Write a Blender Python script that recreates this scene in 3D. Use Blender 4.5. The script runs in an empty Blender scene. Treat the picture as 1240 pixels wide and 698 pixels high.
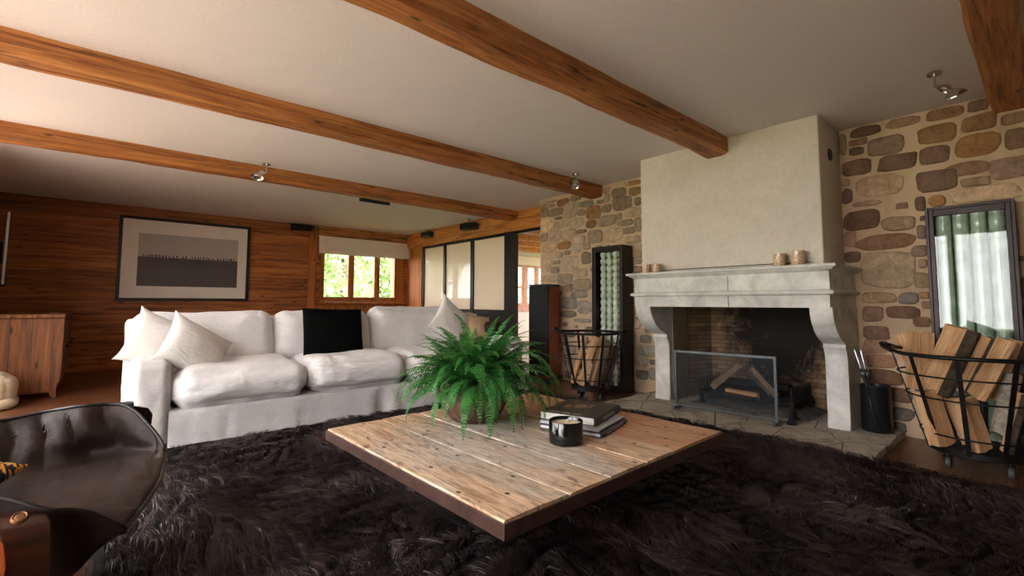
import bpy, bmesh, math, random
import numpy as np
from mathutils import Vector, Matrix, noise, Euler

random.seed(7)
rng = np.random.default_rng(11)
scene = bpy.context.scene
COL = scene.collection
PI = math.pi

# ------------------------------------------------------------------ helpers
def V(*a):
    return Vector(a)

def link(o, parent=None):
    COL.objects.link(o)
    if parent is not None:
        o.parent = parent
    return o

def world_origin(root):
    loc = Vector((0, 0, 0))
    while root is not None:
        loc += root.location
        root = root.parent
    return loc

def finish(name, bm, mats, parent=None, smooth=False, local=False, sharp=None):
    """One mesh object; the bmesh is in world metres unless local."""
    if not local and parent is not None:
        bmesh.ops.translate(bm, verts=bm.verts, vec=-world_origin(parent))
    bmesh.ops.recalc_face_normals(bm, faces=bm.faces)
    me = bpy.data.meshes.new(name)
    bm.to_mesh(me)
    bm.free()
    if not isinstance(mats, (list, tuple)):
        mats = [mats]
    for m in mats:
        me.materials.append(m)
    if smooth:
        me.polygons.foreach_set("use_smooth", [True] * len(me.polygons))
        if sharp:
            try:
                me.set_sharp_from_angle(angle=math.radians(sharp))
            except Exception:
                pass
    return link(bpy.data.objects.new(name, me), parent)

def thing(name, label, cat, loc=(0, 0, 0), group=None):
    o = bpy.data.objects.new(name, None)
    o.empty_display_size = 0.1
    o.location = loc
    COL.objects.link(o)
    tag(o, label, cat, group)
    return o

def tag(o, label, cat, group=None, kind=None):
    if label:
        o["label"] = label
    if cat:
        o["category"] = cat
    if group:
        o["group"] = group
    if kind:
        o["kind"] = kind
    return o

def struct(name, bm, mats, label, cat, parent=None, **k):
    o = finish(name, bm, mats, parent, **k)
    if parent is None:
        tag(o, label, cat, kind="structure")
    return o

def BM():
    return bmesh.new()

def box(bm, lo, hi, bevel=0.0, seg=2, mat=0, M=None):
    r = bmesh.ops.create_cube(bm, size=1.0)
    vs = r["verts"]
    c = [(lo[i] + hi[i]) / 2 for i in range(3)]
    d = [abs(hi[i] - lo[i]) for i in range(3)]
    for v in vs:
        v.co = Vector((v.co.x * d[0], v.co.y * d[1], v.co.z * d[2]))
    if bevel > 0:
        es = list({e for v in vs for e in v.link_edges})
        rb = bmesh.ops.bevel(bm, geom=vs + es, offset=min(bevel, min(d) * 0.49), segments=seg, affect="EDGES", profile=0.5)
        vs = rb["verts"]
        fs = {f for v in vs for f in v.link_faces}
    else:
        fs = {f for v in vs for f in v.link_faces}
    if M is None:
        M = Matrix.Translation(c)
    else:
        M = M @ Matrix.Translation(c)
    vs = list({v for f in fs for v in f.verts})
    for v in vs:
        v.co = M @ v.co
    for f in fs:
        f.material_index = mat
    return vs

def loft(bm, rings, closed=True, cap=True, mat=0):
    """rings: lists of equal numbers of points."""
    R = [[bm.verts.new(p) for p in ring] for ring in rings]
    n = len(R[0])
    for a, b in zip(R, R[1:]):
        for i in range(n if closed else n - 1):
            j = (i + 1) % n
            f = bm.faces.new((a[i], a[j], b[j], b[i]))
            f.material_index = mat
    if cap and closed:
        for ring in (R[0], R[-1]):
            try:
                f = bm.faces.new(ring)
                f.material_index = mat
            except ValueError:
                pass
    return R

def frame_of(d):
    d = Vector(d).normalized()
    a = Vector((0, 0, 1)) if abs(d.z) < 0.9 else Vector((1, 0, 0))
    x = d.cross(a).normalized()
    return x, d.cross(x).normalized()

def tube(bm, pts, r, n=8, mat=0, close=False):
    pts = [Vector(p) for p in pts]
    rs = r if isinstance(r, (list, tuple)) else [r] * len(pts)
    rings = []
    m = len(pts)
    x = None
    for i, p in enumerate(pts):
        if close:
            d = pts[(i + 1) % m] - pts[i - 1]
        else:
            d = pts[min(i + 1, m - 1)] - pts[max(i - 1, 0)]
        d.normalize()
        if x is None:
            x, y = frame_of(d)
        else:
            x = (x - d * x.dot(d)).normalized()
            y = d.cross(x)
        rings.append([p + (x * math.cos(2 * PI * k / n) + y * math.sin(2 * PI * k / n)) * rs[i] for k in range(n)])
    if close:
        rings.append(rings[0])
        R = [[bm.verts.new(q) for q in ring] for ring in rings[:-1]]
        R.append(R[0])
        for a, b in zip(R, R[1:]):
            for i in range(n):
                j = (i + 1) % n
                bm.faces.new((a[i], a[j], b[j], b[i])).material_index = mat
        return
    loft(bm, rings, mat=mat)

def ribbon(bm, pts, w, t, up=None, mat=0):
    """flat bar along pts; w across, t thick; up = direction of the thin side per point or one."""
    pts = [Vector(p) for p in pts]
    m = len(pts)
    rings = []
    for i, p in enumerate(pts):
        d = (pts[min(i + 1, m - 1)] - pts[max(i - 1, 0)]).normalized()
        u = Vector(up[i] if isinstance(up, list) else up)
        s = d.cross(u).normalized()
        u = s.cross(d).normalized()
        rings.append([p + s * w / 2 + u * t / 2, p - s * w / 2 + u * t / 2, p - s * w / 2 - u * t / 2, p + s * w / 2 - u * t / 2])
    loft(bm, rings, mat=mat)

def cyl(bm, p0, p1, r0, r1=None, n=20, mat=0):
    tube(bm, [p0, p1], [r0, r0 if r1 is None else r1], n, mat)

def lathe(bm, prof, c=(0, 0, 0), n=28, mat=0, cap=True, M=None):
    c = Vector(c)
    rings = []
    for r, z in prof:
        ring = [Vector((r * math.cos(2 * PI * k / n), r * math.sin(2 * PI * k / n), z)) for k in range(n)]
        rings.append([c + (M @ p if M else p) for p in ring])
    loft(bm, rings, mat=mat, cap=cap)

def prism(bm, poly, d0, d1, axis="y", mat=0):
    """poly of (a,b) swept along axis: y -> (x,z), x -> (y,z), z -> (x,y)."""
    def P(a, b, t):
        return {"y": (a, t, b), "x": (t, a, b), "z": (a, b, t)}[axis]
    loft(bm, [[P(a, b, d0) for a, b in poly], [P(a, b, d1) for a, b in poly]], mat=mat)

def soft_box(bm, c, half, r, n=14, puff=(0, 0, 0), wr=0.0, wf=6.0, seed=0.0, M=None, sag=0.0, aniso=(1, 1, 1)):
    """Upholstered block: rounded box with bulging faces and wrinkles."""
    hx, hy, hz = half
    r = min(r, hx * .98, hy * .98, hz * .98)
    cache = {}
    def vert(p):
        key = (round(p[0], 5), round(p[1], 5), round(p[2], 5))
        if key in cache:
            return cache[key]
        a, b, d = p
        q = Vector((a * hx, b * hy, d * hz))
        core = Vector((max(-hx + r, min(hx - r, q.x)), max(-hy + r, min(hy - r, q.y)), max(-hz + r, min(hz - r, q.z))))
        e = q - core
        if e.length > 1e-9:
            nrm = e.normalized()
            q = core + nrm * r
        else:
            nrm = Vector((0, 0, 1))
        fa, fb, fd = (1 - a ** 4), (1 - b ** 4), (1 - d ** 4)
        q += Vector((math.copysign(puff[0] * fb * fd, a) if abs(a) > .99 else 0, math.copysign(puff[1] * fa * fd, b) if abs(b) > .99 else 0, math.copysign(puff[2] * fa * fb, d) if abs(d) > .99 else 0))
        if sag:
            q.z -= sag * (1 - a * a) * (1 if d > -0.99 else 0.3)
        if wr:
            s = Vector((q.x * aniso[0], q.y * aniso[1], q.z * aniso[2])) * wf + Vector((seed, seed * 1.7, seed * .3))
            w = noise.fractal(s, 0.9, 2.1, 4) + (0.6 - 1.6 * abs(noise.noise(s * 0.7 + Vector((9, 2, 4)))))
            q += nrm * wr * w
        q = (M @ q if M else q) + Vector(c)
        cache[key] = bm.verts.new(q)
        return cache[key]
    t = [-1 + 2 * i / n for i in range(n + 1)]
    # denser towards the edges so the rounding is smooth
    t = [math.copysign(abs(x) ** 0.7, x) for x in t]
    for ax in range(3):
        for s in (-1, 1):
            for i in range(n):
                for j in range(n):
                    qs = []
                    for (u, v) in ((t[i], t[j]), (t[i + 1], t[j]), (t[i + 1], t[j + 1]), (t[i], t[j + 1])):
                        p = [0, 0, 0]
                        p[ax] = s
                        p[(ax + 1) % 3] = u
                        p[(ax + 2) % 3] = v
                        qs.append(vert(p))
                    try:
                        bm.faces.new(qs)
                    except ValueError:
                        pass

def pillow(bm, c, w, h, t, M, n=22, wr=0.006, wf=7.0, seed=1.0, pinch=0.07, ear=0.0):
    """Knife-edge cushion in its local x (width) z (height), thickness along y."""
    c = Vector(c)
    grid = {}
    for s in (-1, 1):
        for i in range(n + 1):
            for j in range(n + 1):
                if s == 1 and (i in (0, n) or j in (0, n)):
                    grid[s, i, j] = grid[-1, i, j]
                    continue
                a = math.sin((-1 + 2 * i / n) * PI / 2)
                b = math.sin((-1 + 2 * j / n) * PI / 2)
                x = a * w / 2 * (1 - pinch * (1 - b * b) + ear * (b * b) ** 3)
                z = b * h / 2 * (1 - pinch * (1 - a * a) + ear * (a * a) ** 3)
                th = t / 2 * (max(0, 1 - a ** 2) * max(0, 1 - b ** 2)) ** 0.42
                y = s * th
                q = Vector((x, y, z))
                k = q * wf + Vector((seed, seed * 2.1, s * 3.0))
                edge = (max(0, 1 - a * a) * max(0, 1 - b * b)) ** 0.25
                d = noise.fractal(k, 0.9, 2.0, 4) - 0.8 * abs(noise.noise(Vector((x * 9, z * 9, seed))))
                q.y += s * wr * d * edge
                q.x += wr * 0.6 * noise.noise(k * 0.6)
                q.z += wr * 0.6 * noise.noise(k * 0.6 + Vector((5, 5, 5)))
                grid[s, i, j] = bm.verts.new(c + M @ q)
    for s in (-1, 1):
        for i in range(n):
            for j in range(n):
                f = [grid[s, i, j], grid[s, i + 1, j], grid[s, i + 1, j + 1], grid[s, i, j + 1]]
                try:
                    bm.faces.new(f)
                except ValueError:
                    pass

def rot(ax=0, ay=0, az=0):
    return Euler((math.radians(ax), math.radians(ay), math.radians(az)), "XYZ").to_matrix()

# ------------------------------------------------------------------ materials
def srgb(r, g, b):
    def f(c):
        c /= 255.0
        return c / 12.92 if c <= 0.04045 else ((c + 0.055) / 1.055) ** 2.4
    return (f(r), f(g), f(b), 1.0)

class NT:
    def __init__(self, name):
        self.m = bpy.data.materials.new(name)
        self.m.use_nodes = True
        self.t = self.m.node_tree
        self.n = self.t.nodes
        self.b = self.n["Principled BSDF"]
        self.out = self.n["Material Output"]
        self.tc = None
    def link(self, a, b):
        self.t.links.new(a, b)
    def coord(self, scale=(1, 1, 1), loc=(0, 0, 0), rotz=(0, 0, 0), kind="Object"):
        if self.tc is None:
            self.tc = self.n.new("ShaderNodeTexCoord")
        mp = self.n.new("ShaderNodeMapping")
        mp.inputs["Scale"].default_value = scale
        mp.inputs["Location"].default_value = loc
        mp.inputs["Rotation"].default_value = rotz
        self.link(self.tc.outputs[kind], mp.inputs[0])
        return mp.outputs[0]
    def noise(self, vec, scale=5, detail=6, rough=0.6, dist=0.0):
        x = self.n.new("ShaderNodeTexNoise")
        x.inputs["Scale"].default_value = scale
        x.inputs["Detail"].default_value = detail
        x.inputs["Roughness"].default_value = rough
        x.inputs["Distortion"].default_value = dist
        if vec is not None:
            self.link(vec, x.inputs["Vector"])
        return x.outputs["Fac"]
    def voronoi(self, vec, scale=5, feature="F1", rnd=1.0, out="Distance", dim="3D"):
        x = self.n.new("ShaderNodeTexVoronoi")
        x.voronoi_dimensions = dim
        x.feature = feature
        x.inputs["Scale"].default_value = scale
        x.inputs["Randomness"].default_value = rnd
        self.link(vec, x.inputs["Vector"])
        return x.outputs[out]
    def ramp(self, fac, stops, interp="LINEAR"):
        x = self.n.new("ShaderNodeValToRGB")
        x.color_ramp.interpolation = interp
        e = x.color_ramp.elements
        while len(e) > 1:
            e.remove(e[-1])
        e[0].position, e[0].color = stops[0][0], self.c(stops[0][1])
        for p, c in stops[1:]:
            k = e.new(p)
            k.color = self.c(c)
        self.link(fac, x.inputs[0])
        return x.outputs[0]
    @staticmethod
    def c(c):
        if isinstance(c, (int, float)):
            return (c, c, c, 1)
        return c if len(c) == 4 else (*c, 1)
    def mix(self, fac, a, b, mode="MIX"):
        x = self.n.new("ShaderNodeMix")
        x.data_type = "RGBA"
        x.blend_type = mode
        for ix, v in ((0, fac), (6, a), (7, b)):
            sock = x.inputs[ix]
            if isinstance(v, bpy.types.NodeSocket):
                self.link(v, sock)
            elif ix == 0:
                sock.default_value = v
            else:
                sock.default_value = self.c(v)
        return x.outputs[2]
    def math(self, op, a, b=0.0):
        x = self.n.new("ShaderNodeMath")
        x.operation = op
        for s, v in ((x.inputs[0], a), (x.inputs[1], b)):
            if isinstance(v, bpy.types.NodeSocket):
                self.link(v, s)
            else:
                s.default_value = v
        return x.outputs[0]
    def sep(self, vec):
        x = self.n.new("ShaderNodeSeparateXYZ")
        self.link(vec, x.inputs[0])
        return x.outputs
    def white(self, v):
        x = self.n.new("ShaderNodeTexWhiteNoise")
        x.noise_dimensions = "1D"
        self.link(v, x.inputs["W"])
        return x.outputs["Value"]
    def bump(self, h, strength=0.3, dist=0.01):
        x = self.n.new("ShaderNodeBump")
        x.inputs["Strength"].default_value = strength
        x.inputs["Distance"].default_value = dist
        self.link(h, x.inputs["Height"])
        self.link(x.outputs[0], self.b.inputs["Normal"])
    def set(self, color=None, rough=None, metal=None, spec=None, sheen=None, coat=None, coatr=None, trans=None, ior=None):
        b = self.b.inputs
        for v, k in ((color, "Base Color"), (rough, "Roughness"), (metal, "Metallic"), (spec, "Specular IOR Level"), (sheen, "Sheen Weight"), (coat, "Coat Weight"), (coatr, "Coat Roughness"), (trans, "Transmission Weight"), (ior, "IOR")):
            if v is None:
                continue
            if isinstance(v, bpy.types.NodeSocket):
                self.link(v, b[k])
            elif k == "Base Color":
                b[k].default_value = self.c(v)
            else:
                b[k].default_value = v
        return self

def plain(name, color, rough=0.5, metal=0.0, spec=0.5, var=0.0, vs=8, bump=0.0, bs=60, coat=None):
    k = NT(name)
    if var or bump:
        co = k.coord()
    if var:
        n = k.noise(co, vs, 5)
        c = k.c(color)
        d = tuple(min(1, x * (1 + var)) for x in c[:3])
        e = tuple(x * (1 - var) for x in c[:3])
        k.set(color=k.ramp(n, [(0.3, e), (0.7, d)]))
    else:
        k.set(color=color)
    k.set(rough=rough, metal=metal, spec=spec, coat=coat)
    if bump:
        k.bump(k.noise(co, bs, 4), bump, 0.003)
    return k.m

def wood(name, dark, mid, light, along="x", plank=None, plank_axis="z", scale=1.0, rough=0.55, knots=True, bump=0.3, gap=0.006, coat=None, off=0.0, var=0.5, crack=0.0):
    """grain runs along `along`; plank = board width measured on plank_axis."""
    k = NT(name)
    st = {"x": (0.55, 9, 9), "y": (9, 0.55, 9), "z": (9, 9, 0.55)}[along]
    base = k.coord(tuple(s * scale for s in st))
    vec = base
    gapf = None
    if plank:
        raw = k.coord()
        s = k.sep(raw)["xyz".index(plank_axis)]
        q = k.math("DIVIDE", k.math("ADD", s, 50.0 + off), plank)
        idx = k.math("FLOOR", q)
        fr = k.math("FRACT", q)
        rnd = k.white(idx)
        add = k.n.new("ShaderNodeVectorMath")
        add.operation = "ADD"
        cmb = k.n.new("ShaderNodeCombineXYZ")
        big = k.math("MULTIPLY", rnd, 37.0)
        for i in range(3):
            k.link(big, cmb.inputs[i])
        k.link(base, add.inputs[0])
        k.link(cmb.outputs[0], add.inputs[1])
        vec = add.outputs[0]
        edge = k.math("MINIMUM", fr, k.math("SUBTRACT", 1.0, fr))
        gapf = k.math("LESS_THAN", edge, gap / plank)
    g = k.noise(vec, 1.6, 9, 0.62, 1.2)
    col = k.ramp(g, [(0.28, dark), (0.5, mid), (0.74, light)])
    fine = k.noise(vec, 9, 6, 0.7)
    col = k.mix(0.55, col, k.ramp(fine, [(0.3, 0.35), (0.7, 1.0)]), "MULTIPLY")
    if plank:
        col = k.mix(var, col, k.ramp(rnd, [(0, 0.45), (1, 1.15)]), "MULTIPLY")
    if knots:
        kc = k.coord({"x": (1.2, 4.2, 4.2), "y": (4.2, 1.2, 4.2), "z": (4.2, 4.2, 1.2)}[along])
        kv = k.voronoi(kc, 1.9 * scale)
        kf = k.ramp(kv, [(0.05, 1.0), (0.13, 0.0)])
        col = k.mix(kf, col, k.mix(0.5, dark, (0.01, 0.006, 0.004)))
    if crack:
        cs = {"x": (0.22, 4.5, 4.5), "y": (4.5, 0.22, 4.5), "z": (4.5, 4.5, 0.22)}[along]
        cn = k.noise(k.coord(cs, loc=(0.4, 0.7, 0.2)), 1.5, 4, 0.55, 0.5)
        cd = k.math("ABSOLUTE", k.math("SUBTRACT", cn, 0.47))
        gapf = k.math("MULTIPLY", k.ramp(cd, [(0.0, 1.0), (crack, 0.0)]), k.ramp(k.noise(k.coord(tuple(0.5 * c for c in cs)), 1.1, 2), [(0.46, 0.0), (0.52, 1.0)]))
    if gapf is not None:
        col = k.mix(gapf, col, (0.012, 0.006, 0.003))
    k.set(color=col, rough=rough, coat=coat, coatr=0.15)
    h = k.mix(0.5, g, fine)
    if gapf is not None:
        h = k.mix(gapf, h, (0, 0, 0))
    k.bump(h, bump, 0.008)
    return k.m

M = {}
M["beam"] = wood("old_beam_wood", srgb(92, 48, 20), srgb(180, 112, 54), srgb(220, 156, 88), "x", scale=1.3, rough=0.6, bump=0.6, crack=0.012)
M["beam_y"] = wood("old_header_wood", srgb(120, 62, 20), srgb(206, 128, 56), srgb(232, 160, 84), "y", scale=1.2, rough=0.6, bump=0.5)
M["board"] = wood("wall_board_wood", srgb(88, 44, 18), srgb(184, 106, 46), srgb(222, 146, 76), "x", plank=0.205, plank_axis="z", rough=0.6, bump=0.5, gap=0.003, var=0.55)
M["board_v"] = wood("upright_board_wood", srgb(96, 46, 14), srgb(192, 110, 44), srgb(226, 148, 72), "z", rough=0.6, bump=0.4)
M["window_wood"] = wood("window_frame_wood", srgb(120, 62, 20), srgb(184, 108, 42), srgb(206, 134, 62), "z", rough=0.45, bump=0.15, knots=False)
M["chest"] = wood("old_chest_wood", srgb(64, 32, 12), srgb(138, 80, 34), srgb(176, 116, 58), "z", plank=0.16, plank_axis="x", rough=0.55, bump=0.5, gap=0.002, var=0.35)
M["floor"] = wood("floor_plank_wood", srgb(70, 40, 24), srgb(124, 76, 48), srgb(160, 108, 74), "x", plank=0.19, plank_axis="y", rough=0.3, bump=0.2, gap=0.003, var=0.5)
M["rosewood"] = wood("rosewood", srgb(22, 9, 6), srgb(52, 22, 13), srgb(84, 38, 20), "x", scale=1.4, rough=0.28, knots=False, bump=0.05, coat=0.6)
M["rosewood_edge"] = wood("plywood_edge_wood", srgb(120, 52, 20), srgb(170, 84, 36), srgb(196, 112, 56), "z", scale=1.4, rough=0.35, knots=False, bump=0.05)
M["speaker_wood"] = wood("speaker_veneer_wood", srgb(110, 36, 14), srgb(158, 60, 26), srgb(180, 80, 40), "z", scale=1.2, rough=0.3, knots=False, bump=0.05)
M["split"] = wood("split_firewood", srgb(158, 104, 62), srgb(222, 172, 122), srgb(238, 202, 158), "z", scale=2.6, rough=0.8, knots=False, bump=0.9)
M["split_grey"] = wood("weathered_firewood", srgb(92, 76, 60), srgb(150, 122, 94), srgb(180, 150, 118), "x", scale=2.2, rough=0.85, knots=False, bump=0.9)

def make_table_wood():
    k = NT("weathered_table_wood")
    raw = k.coord()
    x, y, z = k.sep(raw)[:3]
    # five boards of unequal width running along y
    rnd = k.ramp(k.math("DIVIDE", x, 1.515), [(0, .35), (.2013, .8), (.3597, .15), (.528, .55), (.6799, .95)], "CONSTANT")
    vec = k.coord((11, 0.9, 11))
    add = k.n.new("ShaderNodeVectorMath"); add.operation = "ADD"
    cmb = k.n.new("ShaderNodeCombineXYZ")
    big = k.math("MULTIPLY", rnd, 23.0)
    for i in range(3):
        k.link(big, cmb.inputs[i])
    k.link(vec, add.inputs[0]); k.link(cmb.outputs[0], add.inputs[1])
    g = k.noise(add.outputs[0], 1.5, 10, 0.65, 1.5)
    f = k.noise(add.outputs[0], 10, 8, 0.7)
    col = k.ramp(g, [(0.3, srgb(138, 104, 76)), (0.45, srgb(200, 164, 130)), (0.58, srgb(220, 188, 156)), (0.72, srgb(230, 206, 180))])
    # a worn grey bleached area over the middle of the top
    ex = k.math("DIVIDE", k.math("SUBTRACT", x, 0.52), 0.62)
    ey = k.math("DIVIDE", k.math("SUBTRACT", y, 0.62), 0.60)
    el = k.math("ADD", k.math("MULTIPLY", ex, ex), k.math("MULTIPLY", ey, ey))
    patch = k.math("ADD", k.math("MULTIPLY", el, -0.32), k.noise(k.coord((1.6, 0.8, 1.0), loc=(0.35, 0.2, 0)), 2.6, 6, 0.6, 0.8))
    pf = k.ramp(patch, [(0.16, 0.0), (0.42, 0.8)])
    col = k.mix(pf, col, k.ramp(f, [(0.3, srgb(166, 160, 148)), (0.7, srgb(216, 210, 198))]))
    col = k.mix(0.75, col, k.ramp(f, [(0.36, 0.35), (0.56, 1.0)]), "MULTIPLY")
    rs = k.n.new("ShaderNodeSeparateColor")
    k.link(rnd, rs.inputs[0])
    col = k.mix(k.math("MULTIPLY", k.math("GREATER_THAN", rs.outputs[0], 0.9), 0.45), col, srgb(168, 104, 60))
    nails = k.voronoi(k.coord((6.0, 4.2, 1.0)), 1.0, dim="2D")
    nf = k.ramp(nails, [(0.03, 1.0), (0.065, 0.0)])
    sp = k.ramp(k.noise(raw, 2.3, 2), [(0.42, 0.0), (0.48, 1.0)])
    col = k.mix(k.math("MULTIPLY", nf, sp), col, (0.012, 0.008, 0.006))
    st = k.ramp(k.noise(k.coord((3.0, 1.2, 1)), 3.5, 6, 0.7, 2.0), [(0.56, 0.0), (0.66, 0.75)])
    col = k.mix(st, col, srgb(96, 64, 42))
    k.set(color=col, rough=0.62, spec=0.35)
    k.bump(k.mix(0.5, g, f), 0.6, 0.006)
    return k.m
M["table"] = make_table_wood()

def make_stone():
    k = NT("wall_stone")
    at = k.n.new("ShaderNodeAttribute")
    at.attribute_name = "tint"
    co = k.coord()
    n1 = k.noise(co, 11, 9, 0.72, 0.7)
    n2 = k.noise(co, 55, 6, 0.7)
    col = k.mix(0.7, at.outputs["Color"], k.ramp(n1, [(0.32, 0.42), (0.5, 0.95), (0.66, 1.35)]), "MULTIPLY")
    col = k.mix(0.5, col, k.ramp(n2, [(0.3, 0.55), (0.65, 1.15)]), "MULTIPLY")
    k.set(color=col, rough=0.92, spec=0.2)
    k.bump(k.mix(0.5, n1, n2), 0.8, 0.015)
    return k.m
M["stone"] = make_stone()

def make_plaster(name, a, b, sc=3.0, bump=0.25, fine=40, rough=0.95):
    k = NT(name)
    co = k.coord()
    n = k.noise(co, sc, 7, 0.6, 0.6)
    f = k.noise(co, fine, 6, 0.7)
    k.set(color=k.mix(0.35, k.ramp(n, [(0.3, a), (0.7, b)]), k.ramp(f, [(0.3, 0.7), (0.7, 1.1)]), "MULTIPLY"), rough=rough, spec=0.2)
    k.bump(k.mix(0.6, n, f), bump, 0.008)
    return k.m
M["mortar"] = make_plaster("wall_mortar", srgb(186, 158, 130), srgb(208, 180, 150), 5, 0.5, 90)
M["breast"] = make_plaster("chimney_plaster", srgb(200, 190, 175), srgb(216, 207, 194), 1.6, 0.25, 30)
M["ceiling"] = make_plaster("ceiling_paint", srgb(223, 217, 212), srgb(228, 222, 217), 1.2, 0.04, 60)
M["white_wall"] = make_plaster("white_wall_paint", srgb(222, 214, 202), srgb(228, 220, 208), 1.2, 0.05, 60)
M["mantel"] = make_plaster("mantel_limestone", srgb(176, 173, 166), srgb(228, 225, 218), 4.5, 0.45, 70, 0.85)
M["cheek"] = make_plaster("fireplace_cheek_stone", srgb(128, 116, 98), srgb(158, 146, 126), 5, 0.4, 60)

def make_hearth():
    k = NT("hearth_slate")
    co = k.coord()
    n = k.noise(co, 6, 8, 0.65, 0.8)
    f = k.noise(co, 50, 6, 0.7)
    w = k.n.new("ShaderNodeVectorMath"); w.operation = "ADD"
    cr = k.voronoi(k.coord((1.3, 2.2, 1), loc=(0.3, 0.1, 0)), 1.6, "DISTANCE_TO_EDGE")
    cf = k.ramp(cr, [(0.006, 1.0), (0.02, 0.0)])
    col = k.ramp(n, [(0.28, srgb(142, 132, 118)), (0.5, srgb(184, 174, 158)), (0.75, srgb(208, 200, 184))])
    col = k.mix(0.5, col, k.ramp(f, [(0.3, 0.5), (0.7, 1.1)]), "MULTIPLY")
    col = k.mix(cf, col, srgb(112, 102, 90))
    k.set(color=col, rough=0.85, spec=0.3)
    k.bump(k.mix(cf, k.mix(0.5, n, f), (0, 0, 0)), 0.7, 0.015)
    return k.m
M["hearth"] = make_hearth()

def make_firebrick():
    k = NT("sooty_firebrick")
    br = k.n.new("ShaderNodeTexBrick")
    raw = k.coord()
    s = k.sep(raw)
    cmb = k.n.new("ShaderNodeCombineXYZ")
    k.link(k.math("ADD", s[0], s[1]), cmb.inputs[0])
    k.link(s[2], cmb.inputs[1])
    k.link(cmb.outputs[0], br.inputs["Vector"])
    br.inputs["Scale"].default_value = 1.0
    br.inputs["Brick Width"].default_value = 0.2
    br.inputs["Row Height"].default_value = 0.045
    br.inputs["Mortar Size"].default_value = 0.004
    br.inputs["Color1"].default_value = srgb(150, 126, 96)
    br.inputs["Color2"].default_value = srgb(122, 92, 68)
    br.inputs["Mortar"].default_value = srgb(90, 82, 70)
    n = k.noise(k.coord((1, 1, 1)), 4, 8, 0.7, 0.6)
    # soot stain: an oval centred over the fire
    dy = k.math("DIVIDE", k.math("SUBTRACT", s[1], -0.10), 0.62)
    dz = k.math("DIVIDE", k.math("SUBTRACT", s[2], 0.95), 0.95)
    d = k.math("ADD", k.math("MULTIPLY", dy, dy), k.math("MULTIPLY", dz, dz))
    d = k.math("ADD", d, k.math("MULTIPLY", k.math("SUBTRACT", n, 0.5), 2.2))
    soot = k.ramp(d, [(0.35, 0.97), (1.15, 0.0)])
    col = k.mix(0.6, br.outputs["Color"], k.ramp(n, [(0.3, 0.5), (0.7, 1.2)]), "MULTIPLY")
    col = k.mix(soot, col, (0.012, 0.011, 0.010))
    k.set(color=col, rough=0.95, spec=0.15)
    k.bump(k.math("ADD", br.outputs["Fac"], k.math("MULTIPLY", n, 0.3)), -0.5, 0.01)
    return k.m
M["firebrick"] = make_firebrick()

def make_linen(name, base, wrinkle=0.5, weave=0.12):
    k = NT(name)
    co = k.coord()
    cre = k.noise(k.coord((3.0, 3.0, 9.0), rotz=(0, 0.6, 0)), 2.4, 3, 0.5, 1.0)
    cre = k.ramp(k.math("ABSOLUTE", k.math("SUBTRACT", cre, 0.5)), [(0.0, 0.0), (0.13, 1.0)], "EASE")
    big = k.noise(k.coord((2.2, 1, 2.6)), 3.0, 4, 0.5, 0.5)
    fine = k.noise(co, 240, 3, 0.6)
    c = k.c(base)
    k.set(color=k.ramp(k.noise(co, 18, 6), [(0.3, tuple(x * 0.93 for x in c[:3])), (0.7, c)]), rough=0.92, spec=0.15, sheen=0.15)
    k.bump(k.math("ADD", k.math("ADD", big, k.math("MULTIPLY", cre, 0.14)), k.math("MULTIPLY", fine, weave)), wrinkle, 0.03)
    return k.m
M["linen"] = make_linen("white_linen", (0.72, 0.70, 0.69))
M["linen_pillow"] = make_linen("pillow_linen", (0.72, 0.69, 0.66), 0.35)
M["linen_shaded"] = make_linen("shaded_slipcover_linen", (0.545, 0.53, 0.515), 0.35)  # white sofa linen with the shade of base and arms put into its colour
M["tan_linen"] = make_linen("tan_linen", srgb(196, 164, 132), 0.3)
M["cream_cloth"] = make_linen("cream_cloth", srgb(206, 188, 160), 0.4)
M["blind"] = make_linen("blind_linen", srgb(232, 218, 200), 0.12)

def fur(name, a, b, rough=0.5):
    k = NT(name)
    at = k.n.new("ShaderNodeAttribute")
    at.attribute_name = "tint"
    n = k.noise(k.coord(), 2.5, 4)
    c = k.mix(0.25, k.ramp(at.outputs["Fac"], [(0, a), (1, b)]), k.ramp(n, [(0.3, a), (0.7, b)]))
    k.set(color=c, rough=rough, spec=0.4)
    return k.m
M["fur"] = fur("dark_brown_fur", srgb(15, 10, 10), srgb(92, 74, 72), 0.42)
M["fur_base"] = plain("rug_backing", srgb(22, 16, 15), 0.95)
M["black_fur"] = fur("black_plush", srgb(3, 3, 3), srgb(9, 8, 8), 0.95)
M["black_fur"].node_tree.nodes["Principled BSDF"].inputs["Specular IOR Level"].default_value = .08
M["black_cloth"] = plain("black_cover_cloth", srgb(8, 8, 8), .95, spec=.08)
M["brown_fur"] = fur("brown_plush", srgb(30, 18, 14), srgb(66, 44, 36), 0.7)

def make_leather():
    k = NT("dark_brown_leather")
    co = k.coord()
    n = k.noise(co, 5, 5, 0.6)
    v = k.voronoi(co, 230, "F1")
    cr = k.noise(k.coord((1.0, 5.0, 2.0)), 3.2, 6, 0.65, 1.2)
    k.set(color=k.ramp(n, [(0.3, srgb(30, 21, 15)), (0.7, srgb(54, 39, 29))]), rough=k.ramp(n, [(0.3, 0.5), (0.7, 0.66)]), spec=0.3)
    k.bump(k.math("ADD", k.math("MULTIPLY", v, 0.06), cr), 0.35, 0.02)
    return k.m
M["leather"] = make_leather()
M["black_leather"] = plain("black_underside_leather", srgb(14, 14, 13), 0.6, bump=0.2, bs=90)
M["piping"] = plain("leather_piping", srgb(24, 18, 15), 0.45)

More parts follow.
